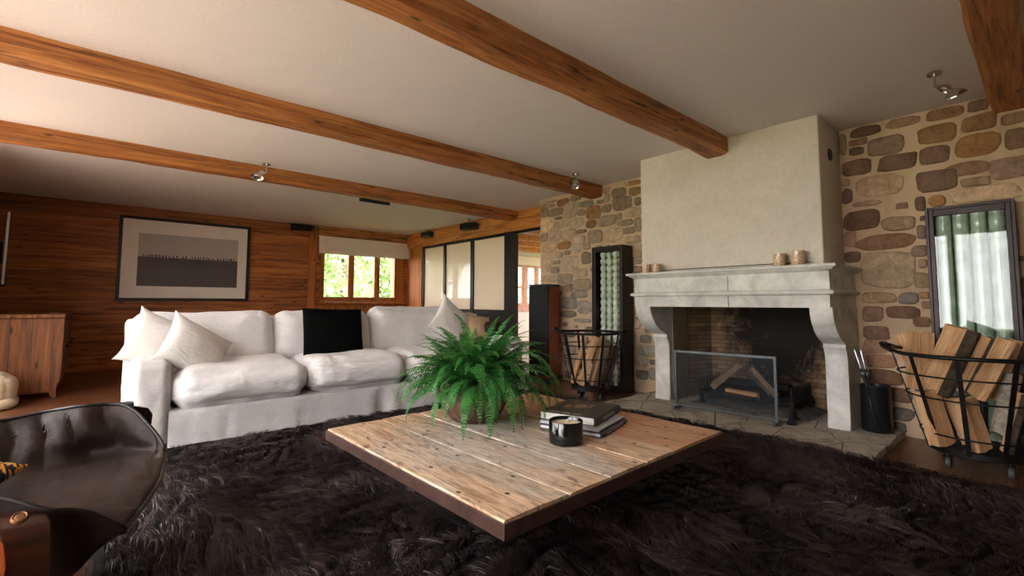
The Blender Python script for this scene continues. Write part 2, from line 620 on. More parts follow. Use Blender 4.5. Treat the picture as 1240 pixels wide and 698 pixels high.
def make_houndstooth():
    k = NT("houndstooth_cloth")
    raw = k.coord((26, 26, 26))
    s = k.sep(raw)
    def cell(a, b):
        return k.math("LESS_THAN", k.math("FRACT", k.math("ADD", k.math("MULTIPLY", a, 0.5), b)), 0.5)
    u = k.math("LESS_THAN", k.math("FRACT", s[0]), 0.5)
    v = k.math("LESS_THAN", k.math("FRACT", s[2]), 0.5)
    tw = k.math("LESS_THAN", k.math("FRACT", k.math("MULTIPLY", k.math("ADD", s[0], s[2]), 2.0)), 0.5)
    m = k.math("ADD", k.math("MULTIPLY", u, v), k.math("MULTIPLY", tw, k.math("ABSOLUTE", k.math("SUBTRACT", u, v))))
    k.set(color=k.mix(m, srgb(206, 144, 44), srgb(16, 13, 11)), rough=0.9)
    return k.m
M["hound"] = make_houndstooth()

M["iron"] = plain("blackened_iron", srgb(34, 31, 30), 0.5, 0.7, var=0.35, vs=20, bump=0.3, bs=40)
M["iron_grey"] = plain("grey_iron_bar", srgb(84, 88, 92), 0.45, 0.6, var=0.2)
M["cast"] = plain("sooty_cast_iron", srgb(26, 25, 25), 0.8, 0.3, var=0.3, vs=25)
M["steel_dark"] = plain("dark_steel_frame", srgb(44, 38, 38), 0.45, 0.5, var=0.2, vs=10)
M["lamp_frame"] = plain("patinated_steel", srgb(48, 40, 40), 0.4, 0.6, var=0.25, vs=9)
M["black_paint"] = plain("matt_black_paint", srgb(20, 20, 22), 0.4)
M["black_plastic"] = plain("black_plastic", srgb(16, 15, 15), 0.45)
M["speaker_cloth"] = plain("speaker_grille_cloth", srgb(10, 11, 11), 0.8, bump=0.5, bs=300)
M["chrome"] = plain("chrome", srgb(206, 204, 200), 0.16, 1.0)
M["steel"] = plain("brushed_steel", srgb(176, 176, 178), 0.3, 1.0)
M["rubber"] = plain("grey_rubber", srgb(70, 68, 66), 0.7)
M["brass"] = plain("aged_brass", srgb(118, 82, 52), 0.5, 0.8, var=0.3, vs=90)
M["frame_black"] = plain("black_frame_lacquer", srgb(22, 20, 20), 0.35)
M["mat"] = plain("mat_board", srgb(232, 220, 208), 0.3, spec=0.5, coat=1.0)
M["print_sky"] = plain("print_pale_sky", srgb(178, 168, 161), 0.3, coat=1.0)
M["print_dark"] = plain("print_dark_ground", srgb(76, 66, 67), 0.3, coat=1.0)
M["ink"] = plain("print_ink", srgb(24, 21, 21), 0.5)
for _m in ("mat", "print_sky", "print_dark"):
    M[_m].node_tree.nodes["Principled BSDF"].inputs["Coat Roughness"].default_value = 0.02
M["pane_white"] = plain("white_back_glass", srgb(236, 226, 210), 0.35, coat=1.0)
_k = M["pane_white"].node_tree
_t = _k.nodes.new("ShaderNodeBsdfTranslucent")
_t.inputs["Color"].default_value = srgb(246, 236, 220)
_x = _k.nodes.new("ShaderNodeMixShader")
_x.inputs[0].default_value = .5
_k.links.new(_k.nodes["Principled BSDF"].outputs[0], _x.inputs[1])
_k.links.new(_t.outputs[0], _x.inputs[2])
_k.links.new(_x.outputs[0], _k.nodes["Material Output"].inputs[0])
M["pane_white"].node_tree.nodes["Principled BSDF"].inputs["Coat Roughness"].default_value = 0.0
M["bark"] = plain("log_bark", srgb(78, 66, 54), 0.95, var=0.6, vs=22, bump=1.0, bs=30)
M["birch"] = plain("pale_bark", srgb(164, 152, 134), 0.9, var=0.5, vs=26, bump=0.8, bs=30)
M["log_end"] = plain("sawn_log_end", srgb(214, 178, 130), 0.85, var=0.2, vs=40, bump=0.4, bs=70)
M["log_end_grey"] = plain("weathered_log_end", srgb(112, 106, 100), 0.9, var=0.25, vs=40, bump=0.4, bs=70)
M["ash"] = plain("wood_ash", srgb(92, 90, 88), 1.0, var=0.5, vs=16, bump=1.0, bs=30)
M["rust"] = plain("rusty_steel_edge", srgb(86, 62, 55), 0.42, 0.5, var=0.35, vs=14, bump=0.1, bs=50)

def make_pot():
    k = NT("rough_clay")
    co = k.coord()
    n = k.noise(co, 14, 8, 0.7, 1.0)
    c = k.ramp(n, [(0.3, srgb(64, 42, 34)), (0.52, srgb(122, 88, 68)), (0.72, srgb(176, 142, 112))])
    v = k.noise(k.coord((1, 1, 0.4), loc=(4, 1, 0)), 4, 5)
    c = k.mix(k.ramp(v, [(0.45, 0), (0.6, 0.8)]), c, srgb(74, 48, 42))
    k.set(color=c, rough=0.8)
    k.bump(k.math("ADD", n, k.voronoi(co, 40)), 0.6, 0.006)
    return k.m
M["clay"] = make_pot()
M["soil"] = plain("potting_soil", srgb(38, 28, 20), 1.0, var=0.4, vs=60, bump=1.0)

def leaf(name, a, b, transl=0.35, vs=7):
    k = NT(name)
    n = k.noise(k.coord(), vs, 4)
    c = k.ramp(n, [(0.3, a), (0.7, b)])
    k.set(color=c, rough=0.45, spec=0.4)
    tr = k.n.new("ShaderNodeBsdfTranslucent")
    k.link(c, tr.inputs["Color"])
    mx = k.n.new("ShaderNodeMixShader")
    mx.inputs[0].default_value = transl
    k.link(k.b.outputs[0], mx.inputs[1]); k.link(tr.outputs[0], mx.inputs[2])
    k.link(mx.outputs[0], k.out.inputs[0])
    return k.m
M["fern"] = leaf("fern_green", srgb(26, 94, 42), srgb(80, 152, 74), .3)
M["fern_stem"] = plain("fern_stem", srgb(92, 96, 44), 0.6)
M["tree_leaf"] = leaf("tree_green", srgb(112, 138, 84), srgb(176, 192, 138), 0.4, 2)
M["trunk"] = plain("tree_bark", srgb(86, 70, 54), 0.95, var=0.4, bump=0.8, bs=20)

def thin_glass(name, tint=(1, 1, 1), ior=1.5, rough=0.0, base=0.0):
    k = NT(name)
    k.n.remove(k.b)
    tr = k.n.new("ShaderNodeBsdfTransparent"); tr.inputs[0].default_value = (*tint, 1)
    gl = k.n.new("ShaderNodeBsdfGlossy"); gl.inputs["Roughness"].default_value = rough
    # Schlick reflectance, the same from both sides of the sheet
    ge = k.n.new("ShaderNodeNewGeometry")
    dp = k.n.new("ShaderNodeVectorMath"); dp.operation = "DOT_PRODUCT"
    k.link(ge.outputs["Normal"], dp.inputs[0]); k.link(ge.outputs["Incoming"], dp.inputs[1])
    f0 = ((ior - 1) / (ior + 1)) ** 2
    fr = k.math("ADD", k.math("MULTIPLY", k.math("POWER", k.math("SUBTRACT", 1.0, k.math("ABSOLUTE", dp.outputs["Value"])), 5.0), 1 - f0), f0)
    mx = k.n.new("ShaderNodeMixShader")
    k.link(fr, mx.inputs[0])
    k.link(tr.outputs[0], mx.inputs[1]); k.link(gl.outputs[0], mx.inputs[2])
    k.link(mx.outputs[0], k.out.inputs[0])
    return k.m
M["glass"] = thin_glass("window_glass")
M["lamp_glass"] = thin_glass("lamp_front_glass", (0.95, 0.98, 0.96), 1.36)
M["jar_glass"] = thin_glass("jar_glass", (0.95, 0.86, 0.72), 1.5)

def make_tube_glass():
    k = NT("pressed_glass_tube")
    n = k.noise(k.coord((1, 1, 1)), 22, 4)
    k.set(color=k.ramp(n, [(0.3, srgb(178, 184, 172)), (0.7, srgb(240, 238, 220))]), rough=0.08, spec=0.9, coat=0.6, coatr=0.02)
    return k.m
M["tube_glass"] = make_tube_glass()
M["green_tube"] = plain("green_glass_tube", srgb(176, 192, 178), 0.12, spec=0.8, var=0.3, vs=9)
M["lamp_back"] = plain("lamp_back_panel", srgb(120, 128, 118), 0.4)

def make_mesh_screen():
    k = NT("fire_mesh")
    tr = k.n.new("ShaderNodeBsdfTransparent")
    mx = k.n.new("ShaderNodeMixShader")
    mx.inputs[0].default_value = 0.28
    k.set(color=srgb(40, 44, 50), rough=0.5, metal=0.3)
    k.link(tr.outputs[0], mx.inputs[1]); k.link(k.b.outputs[0], mx.inputs[2])
    k.link(mx.outputs[0], k.out.inputs[0])
    return k.m
M["mesh"] = make_mesh_screen()

M["wax"] = plain("candle_wax", srgb(224, 208, 180), 0.5)
M["wick"] = plain("candle_wick", srgb(228, 222, 206), 0.9)
M["candle_glass"] = plain("black_gloss_glass", srgb(9, 11, 11), 0.12, spec=0.6)
M["votive"] = plain("speckled_amber_glass", srgb(186, 156, 126), 0.15, var=0.6, vs=70)
M["pages"] = plain("book_pages", srgb(222, 218, 212), 0.8, bump=0.5, bs=200)
M["book_black"] = plain("dark_book_cover", srgb(34, 28, 25), 0.35, var=0.2, vs=6)
M["book_blue"] = plain("navy_book_cover", srgb(42, 54, 84), 0.4)
M["book_pale"] = plain("pale_grey_book_cover", srgb(176, 178, 182), 0.45)
M["cover_tan"] = plain("cover_photo_tan", srgb(142, 116, 88), 0.4, var=0.3, vs=30)
M["cover_white"] = plain("cover_lettering", srgb(168, 164, 156), 0.5)
M["vent"] = plain("vent_grille", srgb(66, 62, 48), 0.6)
M["paving"] = make_plaster("terrace_paving", srgb(188, 174, 160), srgb(202, 188, 174), 2, 0.1, 30)
M["lawn"] = plain("lawn_grass", srgb(96, 116, 70), 0.95, var=0.4, vs=6, bump=1.0)
M["bulb"] = plain("lamp_reflector", srgb(228, 226, 220), 0.12, 0.9)
M["slate_roof"] = plain("roof_deck", srgb(120, 110, 100), 0.9)
# ------------------------------------------------------------------ the setting
H = 2.5           # ceiling
XF = 4.71         # face of the stone wall
YB = 9.28         # boarded back wall
XL = -1.2         # window wall
XP = 5.12         # glass partition
YN = -2.6         # wall behind the camera

bm = BM()
box(bm, (XL - .3, YN - .3, -.2), (11.2, YB + .3, 0))
struct("floor", bm, M["floor"], "reddish brown wooden plank floor under the furniture", "floor")

bm = BM()
box(bm, (XL - .5, YN - .3, H), (11.4, YB + .6, H + .2))
struct("ceiling", bm, M["ceiling"], "smooth off white painted ceiling between the timber beams", "ceiling")

def wall_with_holes(bm, axis, a0, a1, z0, z1, t0, t1, holes):
    """boxes around rectangular holes (a0,a1,z0,z1) in a wall running along axis."""
    def B(p0, p1, q0, q1):
        if p1 - p0 < 1e-4 or q1 - q0 < 1e-4:
            return
        if axis == "x":
            box(bm, (p0, t0, q0), (p1, t1, q1))
        else:
            box(bm, (t0, p0, q0), (t1, p1, q1))
    cur = a0
    for h0, h1, k0, k1 in sorted(holes):
        B(cur, h0, z0, z1)
        B(h0, h1, z0, k0)
        B(h0, h1, k1, z1)
        cur = h1
    B(cur, a1, z0, z1)

WIN = (3.2, 5.0, 1.03, 2.12)
bm = BM()
wall_with_holes(bm, "x", XL - .3, XP + .1, 0, H, YB, YB + .3, [WIN])
struct("wall_back", bm, M["board"], "wall clad in wide horizontal old amber boards behind the sofa", "wall")

WIN2 = (8.2, 9.6, .92, 2.05)
bm = BM()
wall_with_holes(bm, "x", XP + .1, 11.2, 0, H, YB, YB + .3, [WIN2])
wall_with_holes(bm, "y", 3.3, YB, 0, H, 11.0, 11.2, [(4.4, 8.6, .7, 2.3)])  # the unseen side opening is added to let light into this room
box(bm, (5.2, 3.1, 0), (11.2, 3.3, H))
struct("wall_next_room", bm, M["white_wall"], "white wall of the next room seen through the doorway", "wall")

LEFT_HOLES = [(.1, 1.9, .12, 2.3), (2.2, 4.0, .12, 2.3), (4.45, 6.1, .12, 2.3)]
bm = BM()
wall_with_holes(bm, "y", YN - .3, YB + .3, 0, H, XL - .3, XL, LEFT_HOLES)
struct("wall_left", bm, M["white_wall"], "white wall of tall garden doors opposite the fireplace", "wall")
bm = BM()
box(bm, (XL - .3, YN - .3, 0), (11.2, YN, H))
struct("wall_front", bm, M["white_wall"], "plain white wall at the front of the room", "wall")
bm = BM()
box(bm, (5.15, YN, 0), (5.3, 3.3, H))
struct("wall_service", bm, M["white_wall"], "plain wall behind the stone chimney wall", "wall")

# garden doors in the window wall
for i, (a, b, z0, z1) in enumerate(LEFT_HOLES):
    root = thing("door_%d" % (i + 1), None, None, ((XL - .15), (a + b) / 2, z0))
    tag(root, "tall wood framed double glazed garden door in the window wall, number %d from the front" % (i + 1), "door", kind="structure")
    bm = BM()
    m = (a + b) / 2
    for (p, q) in ((a, a + .07), (m - .05, m + .05), (b - .07, b)):
        box(bm, (XL - .2, p, z0), (XL - .12, q, z1), .006)
    for (p, q) in ((z0, z0 + .1), (z1 - .08, z1)):
        box(bm, (XL - .199, a, p), (XL - .121, b, q), .006)
    finish("door_frame", bm, M["window_wood"], root)
    bm = BM()
    box(bm, (XL - .163, a + .06, z0 + .09), (XL - .157, b - .06, z1 - .07))
    finish("pane", bm, M["glass"], root)

# ---------------------------------------------------------------- back window
root = thing("window_1", None, None, ((WIN[0] + WIN[1]) / 2, YB, WIN[2]))
tag(root, "three light amber wood window in the boarded wall", "window", kind="structure")
bm = BM()
x0, x1, z0, z1 = WIN
box(bm, (x0, YB + .02, z0), (x1, YB + .14, z0 + .05), .006)
box(bm, (x0, YB + .02, z1 - .06), (x1, YB + .14, z1), .006)
box(bm, (x0, YB + .021, z0 + .04), (x0 + .04, YB + .139, z1 - .05), .006)
box(bm, (x1 - .16, YB + .021, z0 + .04), (x1, YB + .139, z1 - .05), .006)
finish("window_frame", bm, M["window_wood"], root)
lights = [(3.24, 3.82), (3.84, 4.38), (4.40, 4.84)]
for k, (a, b) in enumerate(lights):
    bm = BM()
    for (p, q, r, s) in ((a, a + .05, z0 + .05, z1 - .07), (b - .05, b, z0 + .05, z1 - .07)):
        box(bm, (p, YB + .04, r), (q, YB + .1, s), .008)
    for (r, s) in ((z0 + .05, z0 + .1), (z1 - .12, z1 - .07)):
        box(bm, (a + .045, YB + .041, r), (b - .045, YB + .099, s), .008)
    f = finish("casement", bm, M["window_wood"], root)
    bm = BM()
    box(bm, (a + .04, YB + .068, z0 + .09), (b - .04, YB + .072, z1 - .11))
    finish("pane", bm, M["glass"], f)
for x in (3.83, 4.39):
    bm = BM()
    box(bm, (x - .032, YB + .024, z0 + .045), (x + .032, YB + .13, z1 - .055), .006)
    finish("mullion", bm, M["window_wood"], root)
bm = BM()
cyl(bm, (4.415, YB + .04, 1.42), (4.415, YB + .0, 1.42), .012, n=10)
tube(bm, [(4.415, YB + .005, 1.42), (4.415, YB - .005, 1.36), (4.415, YB, 1.3)], .009, 8)
finish("window_handle", bm, M["iron"], root, smooth=True)
bm = BM()
box(bm, (x0 - .06, YB - .07, z0 - .05), (x1 + .02, YB + .03, z0), .008)
finish("window_sill", bm, M["window_wood"], root)

root = thing("roman_blind", "off white fabric blind gathered above the amber wood window", "blind", (4.1, YB, 2.3))
bm = BM()
rings = []
for i in range(61):
    x = 3.135 + (5.065 - 3.135) * i / 60
    w = .006 * noise.noise(Vector((x * 5, 1, 1))) + .004 * noise.noise(Vector((x * 16, 1, 4)))
    s = -.012 * math.sin(PI * i / 60)
    rings.append([(x, YB - .075, 2.308), (x, YB - .088 + w, 2.22), (x, YB - .092 + w, 2.10 + s), (x, YB - .105 + w, 2.055 + s), (x, YB - .110 + w * 2, 2.00 + s), (x, YB - .10 + w, 1.968 + s + w), (x, YB - .07, 1.972 + s), (x, YB - .06, 2.05), (x, YB - .055, 2.308)])
loft(bm, rings)
finish("blind_fabric", bm, M["blind"], root, smooth=True, sharp=60)
bm = BM()
box(bm, (3.13, YB - .07, 2.285), (5.07, YB - .03, 2.309), .004)
finish("head_rail", bm, M["blind"], root)
bm = BM()
box(bm, (3.12, YB - .075, 2.31), (5.02, YB + .01, H), .01)
struct("trim_1", bm, M["beam"], "horizontal timber rail above the window under the ceiling", "timber rail")
bm = BM()
box(bm, (2.97, YB - .045, 0), (3.11, YB + .01, 2.49), .008)
struct("trim_2", bm, M["board_v"], "upright timber board beside the window", "timber board")
bm = BM()
box(bm, (3.12, YB - .04, .8), (5.02, YB + .01, .96), .008)
struct("trim_3", bm, M["window_wood"], "timber apron board under the window", "timber board")

# next room's window
root = thing("window_2", None, None, (8.9, YB, .92))
tag(root, "orange wood window of the next room seen through the doorway", "window", kind="structure")
bm = BM()
x0, x1, z0, z1 = WIN2
for (a, b) in ((x0, x0 + .08), (8.58, 8.74), (9.05, 9.17), (x1 - .08, x1)):
    box(bm, (a, YB + .02, z0), (b, YB + .12, z1), .008)
for (a, b) in ((z0, z0 + .09), (z1 - .07, z1), (1.42, 1.46)):
    box(bm, (x0, YB + .021, a), (x1, YB + .119, b), .006)
box(bm, (x0 - .1, YB - .06, z0 - .12), (x1 + .1, YB + .02, z0), .006)
finish("window_frame", bm, M["window_wood"], root)
bm = BM()
box(bm, (x0 + .05, YB + .068, z0 + .05), (x1 - .05, YB + .072, z1 - .05))
finish("pane", bm, M["glass"], root)
bm = BM()
soft_box(bm, (8.9, YB - .05, 2.16), (.8, .03, .13), .02, 8, wr=.004)
o = finish("roman_blind", bm, M["blind"], smooth=True)
tag(o, "pale fabric blind above the window of the next room", "blind")

# ------------------------------------------------------------------ beams
def beam(name, label, y0, y1, z0, x0, x1, seed, mat="beam", amp=.012, chamfer=.018, endcut=True):
    bm = BM()
    rings = []
    n = int((x1 - x0) / .09)
    c = chamfer
    poly = [(y0, H + .01), (y0, (H + z0) / 2), (y0, z0 + c), (y0 + c, z0), ((2 * y0 + y1) / 3, z0), ((y0 + 2 * y1) / 3, z0), (y1 - c, z0), (y1, z0 + c), (y1, (H + z0) / 2), (y1, H + .01)]
    for i in range(n + 1):
        x = x0 + (x1 - x0) * i / n
        ring = []
        for (y, z) in poly:
            p = Vector((x * 1.4, y * 6 + seed, z * 6))
            dy = amp * (noise.noise(p) + .6 * noise.noise(p * 3.1))
            dz = amp * .9 * (noise.noise(p + Vector((7, 3, 1))) + .5 * noise.noise(p * 3 + Vector((1, 1, 8))))
            xx = x
            if endcut and i == n:
                xx = x
            ring.append((xx, y + dy, z + (0 if z > H - .001 else dz)))
        rings.append(ring)
    loft(bm, rings)
    o = finish(name, bm, M[mat], smooth=True, sharp=40)
    tag(o, label, "beam", "ceiling beams", "structure")
    # a long drying crack
    return o
beam("beam", "hewn amber timber ceiling beam ending on the chimney breast", 1.815, 2.0, 2.345, XL, 4.14, 1.3, amp=.013)
beam("beam", "hewn amber timber ceiling beam ending on the stone wall beside the doorway", 3.64, 3.83, 2.355, XL, 4.72, 5.1)
beam("beam", "thin amber timber ceiling beam ending on the partition header", 5.575, 5.755, 2.355, XL, 5.02, 9.2)
beam("beam", "dark cracked timber ceiling beam in the top corner above the glass lamp", .02, .195, 2.365, XL, 4.72, 13.7)
for y in (6.5, 7.35, 8.15, 8.9):
    beam("beam", "orange timber ceiling beam in the next room beyond the doorway", y, y + .16, 2.37, 5.22, 11.0, y * 3, "beam_y", .006)

bm = BM()
rings = []
n = 60
for i in range(n + 1):
    y = 4.75 + (YB - 4.75) * i / n
    w = .008 * noise.noise(Vector((y * 2, 1, 1)))
    v = .008 * noise.noise(Vector((y * 2, 5, 1)))
    rings.append([(5.02 + w, y, H), (5.015 + w, y, 2.26), (5.035 + w, y, 2.195 + v), (5.24, y, 2.195 + v), (5.24, y, H)])
loft(bm, rings)
o = finish("beam_header", bm, M["beam_y"], smooth=True, sharp=40)
tag(o, "amber timber header beam above the dark framed glass partition", "beam", None, "structure")

# ------------------------------------------------------------- glass partition
root = thing("partition", None, None, (XP, 7.2, 0))
tag(root, "dark steel framed partition of three white glass panels", "partition", kind="structure")
posts = [(8.60, 8.66), (7.79, 7.87), (6.87, 6.965), (5.72, 5.98)]
for (a, b) in posts:
    bm = BM()
    d = .03 if b - a < .2 else .05
    box(bm, (XP - d, a, 0), (XP + .04, b, 2.195), .004)
    finish("post", bm, M["steel_dark"], root)
bm = BM()
box(bm, (XP - .029, 4.75, 2.15), (XP + .039, 8.65, 2.2), .004)
finish("top_rail", bm, M["steel_dark"], root)
for (a, b) in ((7.87, 8.60), (6.965, 7.79), (5.98, 6.87)):
    bm = BM()
    box(bm, (XP - .006, a, .90), (XP + .006, b, 2.15))
    finish("glass_panel", bm, M["pane_white"], root)
    bm = BM()
    box(bm, (XP - .02, a, .0), (XP + .02, b, .9), .004)
    finish("lower_panel", bm, M["steel_dark"], root)
bm = BM()
box(bm, (5.07, 8.66, 0), (5.2, YB, 2.2), .01)
struct("trim_4", bm, M["board_v"], "amber timber corner post between window and partition", "timber post")

# ------------------------------------------------------------- stone wall
STONES = [
    (1.087,2.369,0.053,0.194,'b'), (0.926,2.444,0.211,0.098,'b'), (0.98,2.367,0.136,0.063,'b'), (0.997,2.292,0.108,0.07,'b'), (0.801,2.293,0.248,0.162,'b'), 
    (0.685,2.45,0.212,0.119,'b'), (1.003,2.16,0.222,0.148,'b'), (0.734,2.138,0.256,0.133,'b'), (0.857,1.977,0.322,0.19,'t'), (1.08,2.041,0.058,0.064,'t'), 
    (1.073,1.919,0.076,0.141,'b'), (0.945,1.839,0.189,0.048,'b'), (0.448,2.446,0.211,0.115,'b'), (0.262,2.448,0.122,0.104,'b'), (0.264,2.323,0.175,0.123,'o'), 
    (0.494,2.308,0.228,0.156,'o'), (0.285,2.165,0.24,0.181,'o'), (0.094,2.305,0.125,0.094,'b'), (0.092,2.16,0.108,0.149,'b'), (0.506,2.146,0.164,0.143,'b'), 
    (0.348,2.003,0.236,0.111,'b'), (0.131,1.962,0.185,0.174,'b'), (0.302,1.895,0.154,0.071,'t'), (0.505,1.941,0.238,0.175,'b'), (0.252,1.802,0.346,0.114,'t'), 
    (0.512,1.793,0.104,0.094,'o'), (0.609,1.784,0.062,0.117,'b'), (0.981,1.705,0.256,0.181,'b'), (0.744,1.648,0.215,0.12,'b'), (0.601,1.67,0.033,0.044,'b'), 
    (0.611,1.566,0.061,0.116,'b'), (0.833,1.507,0.385,0.137,'b'), (1.065,1.553,0.085,0.136,'b'), (1.058,1.406,0.111,0.095,'b'), (0.824,1.293,0.359,0.309,'T'), 
    (0.629,1.418,0.099,0.095,'b'), (0.614,1.323,0.055,0.072,'b'), (0.624,1.196,0.088,0.13,'t'), (0.9,1.068,0.233,0.091,'t'), (0.712,1.059,0.119,0.095,'g'), 
    (0.939,0.935,0.143,0.137,'b'), (0.751,0.949,0.212,0.11,'b'), (0.616,1.085,0.06,0.057,'o'), (0.609,1.009,0.054,0.064,'b'), (0.64,0.879,0.11,0.086,'b'), 
    (0.923,0.786,0.172,0.114,'b'), (0.934,0.676,0.16,0.121,'b'), (0.906,0.558,0.207,0.113,'b'), (0.883,0.437,0.229,0.127,'b'), (0.791,0.31,0.144,0.124,'b'), 
    (0.789,0.166,0.161,0.109,'g'), (0.811,0.058,0.105,0.087,'g'), (0.715,0.052,0.078,0.092,'g'), (4.673,2.336,0.138,0.2,'b'), (4.547,2.385,0.176,0.058,'b'), 
    (4.567,2.442,0.271,0.037,'b'), (4.314,2.396,0.217,0.104,'o'), (4.461,2.282,0.285,0.12,'b'), (4.18,2.263,0.257,0.217,'b'), (3.985,2.205,0.136,0.092,'b'), 
    (3.908,2.307,0.258,0.077,'g'), (4.075,2.419,0.186,0.079,'b'), (3.778,2.182,0.241,0.179,'o'), (3.579,2.196,0.139,0.107,'b'), (3.569,2.334,0.082,0.115,'b'), 
    (3.659,2.297,0.134,0.054,'b'), (3.579,2.433,0.107,0.068,'b'), (3.4,2.367,0.204,0.125,'b'), (3.348,2.224,0.285,0.183,'b'), (3.17,2.446,0.162,0.064,'o'), 
    (3.29,2.453,0.076,0.059,'t'), (3.164,2.342,0.162,0.108,'o'), (3.127,2.211,0.091,0.101,'b'), (3.198,2.098,0.222,0.122,'b'), (3.132,1.943,0.099,0.176,'b'), 
    (3.306,1.981,0.221,0.083,'b'), (3.387,2.073,0.077,0.085,'b'), (3.573,2.045,0.291,0.14,'b'), (3.827,2.03,0.16,0.11,'o'), (4.063,2.074,0.25,0.136,'b'), (4.395,2.187,0.141,0.041,'b'), 
    (4.336,2.094,0.266,0.11,'b'), (4.611,2.113,0.242,0.19,'t'), (4.675,1.946,0.149,0.129,'b'), (4.463,1.949,0.233,0.156,'b'), (4.207,1.933,0.239,0.152,'t'), 
    (3.98,1.954,0.162,0.053,'b'), (4.034,1.851,0.21,0.12,'b'), (3.765,1.865,0.245,0.171,'b'), (3.471,1.854,0.267,0.181,'b'), (3.253,1.881,0.157,0.087,'b'), 
    (3.197,1.771,0.213,0.089,'b'), (3.896,1.754,0.115,0.09,'b'), (4.293,1.797,0.249,0.105,'o'), (4.58,1.793,0.271,0.128,'t'), (4.077,1.735,0.157,0.099,'g'), 
    (4.195,1.538,0.326,0.203,'b'), (4.459,1.47,0.151,0.091,'b'), (4.448,1.576,0.151,0.053,'b'), (4.388,1.674,0.119,0.081,'b'), (4.241,1.692,0.115,0.065,'b'), 
    (4.011,1.415,0.231,0.109,'b'), (3.909,1.597,0.15,0.173,'b'), (4.288,1.349,0.275,0.152,'b'), (4.582,1.36,0.269,0.097,'b'), (4.634,1.542,0.179,0.188,'t'), 
    (3.983,1.261,0.302,0.152,'b'), (4.212,1.225,0.129,0.114,'b'), (4.032,1.13,0.272,0.091,'g'), (4.214,1.019,0.265,0.163,'g'), (3.949,0.965,0.227,0.185,'g'), 
    (4.219,0.87,0.274,0.101,'g'), (3.981,0.793,0.285,0.052,'g'), (3.121,1.504,0.083,0.06,'b'), (3.152,1.412,0.16,0.072,'b'), (3.149,1.587,0.145,0.088,'b'), 
    (3.053,0.609,0.141,0.094,'g'), (3.015,0.474,0.219,0.132,'g'), (3.107,0.353,0.152,0.122,'g'), (2.951,0.352,0.113,0.066,'g'), (3.108,0.199,0.148,0.11,'g'), 
    (2.95,0.225,0.148,0.135,'g'), (3.017,0.058,0.254,0.137,'g'), (3.113,-0.051,0.132,0.097,'g'), (2.937,-0.025,0.108,0.087,'g'), ]

PAL = {"b": [(156, 120, 95), (140, 106, 83), (162, 128, 104), (150, 119, 98), (134, 104, 86), (168, 138, 116)],
       "l": [(182, 156, 130), (170, 146, 122), (164, 142, 120), (188, 164, 138), (158, 134, 112)],
       "o": [(172, 126, 84), (160, 116, 78), (176, 134, 92), (150, 114, 82)],
       "t": [(202, 168, 130), (194, 162, 130), (196, 168, 138)],
       "T": [(204, 176, 144)],
       "g": [(158, 146, 130), (146, 134, 122), (168, 156, 140)]}

def overlap(a, b, pad):
    return (abs(a[0] - b[0]) < (a[2] + b[2]) / 2 + pad) and (abs(a[1] - b[1]) < (a[3] + b[3]) / 2 + pad)

def filler(existing):
    """courses of random stones wherever the wall has none yet."""
    out = list(existing)
    r = random.Random(5)
    def try_fill(y0, y1, z0, z1, wmin, wmax, hmin, hmax, pal, tries):
        for _ in range(tries):
            w = r.uniform(wmin, wmax)
            h = min(r.uniform(hmin, hmax), w * .8)
            s = (r.uniform(y0 + w / 2, y1 - w / 2), r.uniform(z0 + h / 2, z1 - h / 2), w, h, r.choice(pal))
            if not any(overlap(s, e, .014) for e in out):
                out.append(s)
    try_fill(-2.6, 1.1, 0, H, .22, .36, .11, .17, "bbog", 2500)
    try_fill(-2.6, 1.1, 0, H, .12, .2, .07, .11, "bbog", 4000)
    try_fill(-2.6, 1.1, 0, H, .06, .1, .04, .07, "bbg", 3000)
    try_fill(2.72, 4.74, 0, H, .14, .26, .1, .16, "lgg", 2500)
    try_fill(2.72, 4.74, 0, H, .08, .14, .06, .1, "lgg", 4000)
    try_fill(2.72, 4.74, 0, H, .05, .08, .035, .06, "lg", 3000)
    return out

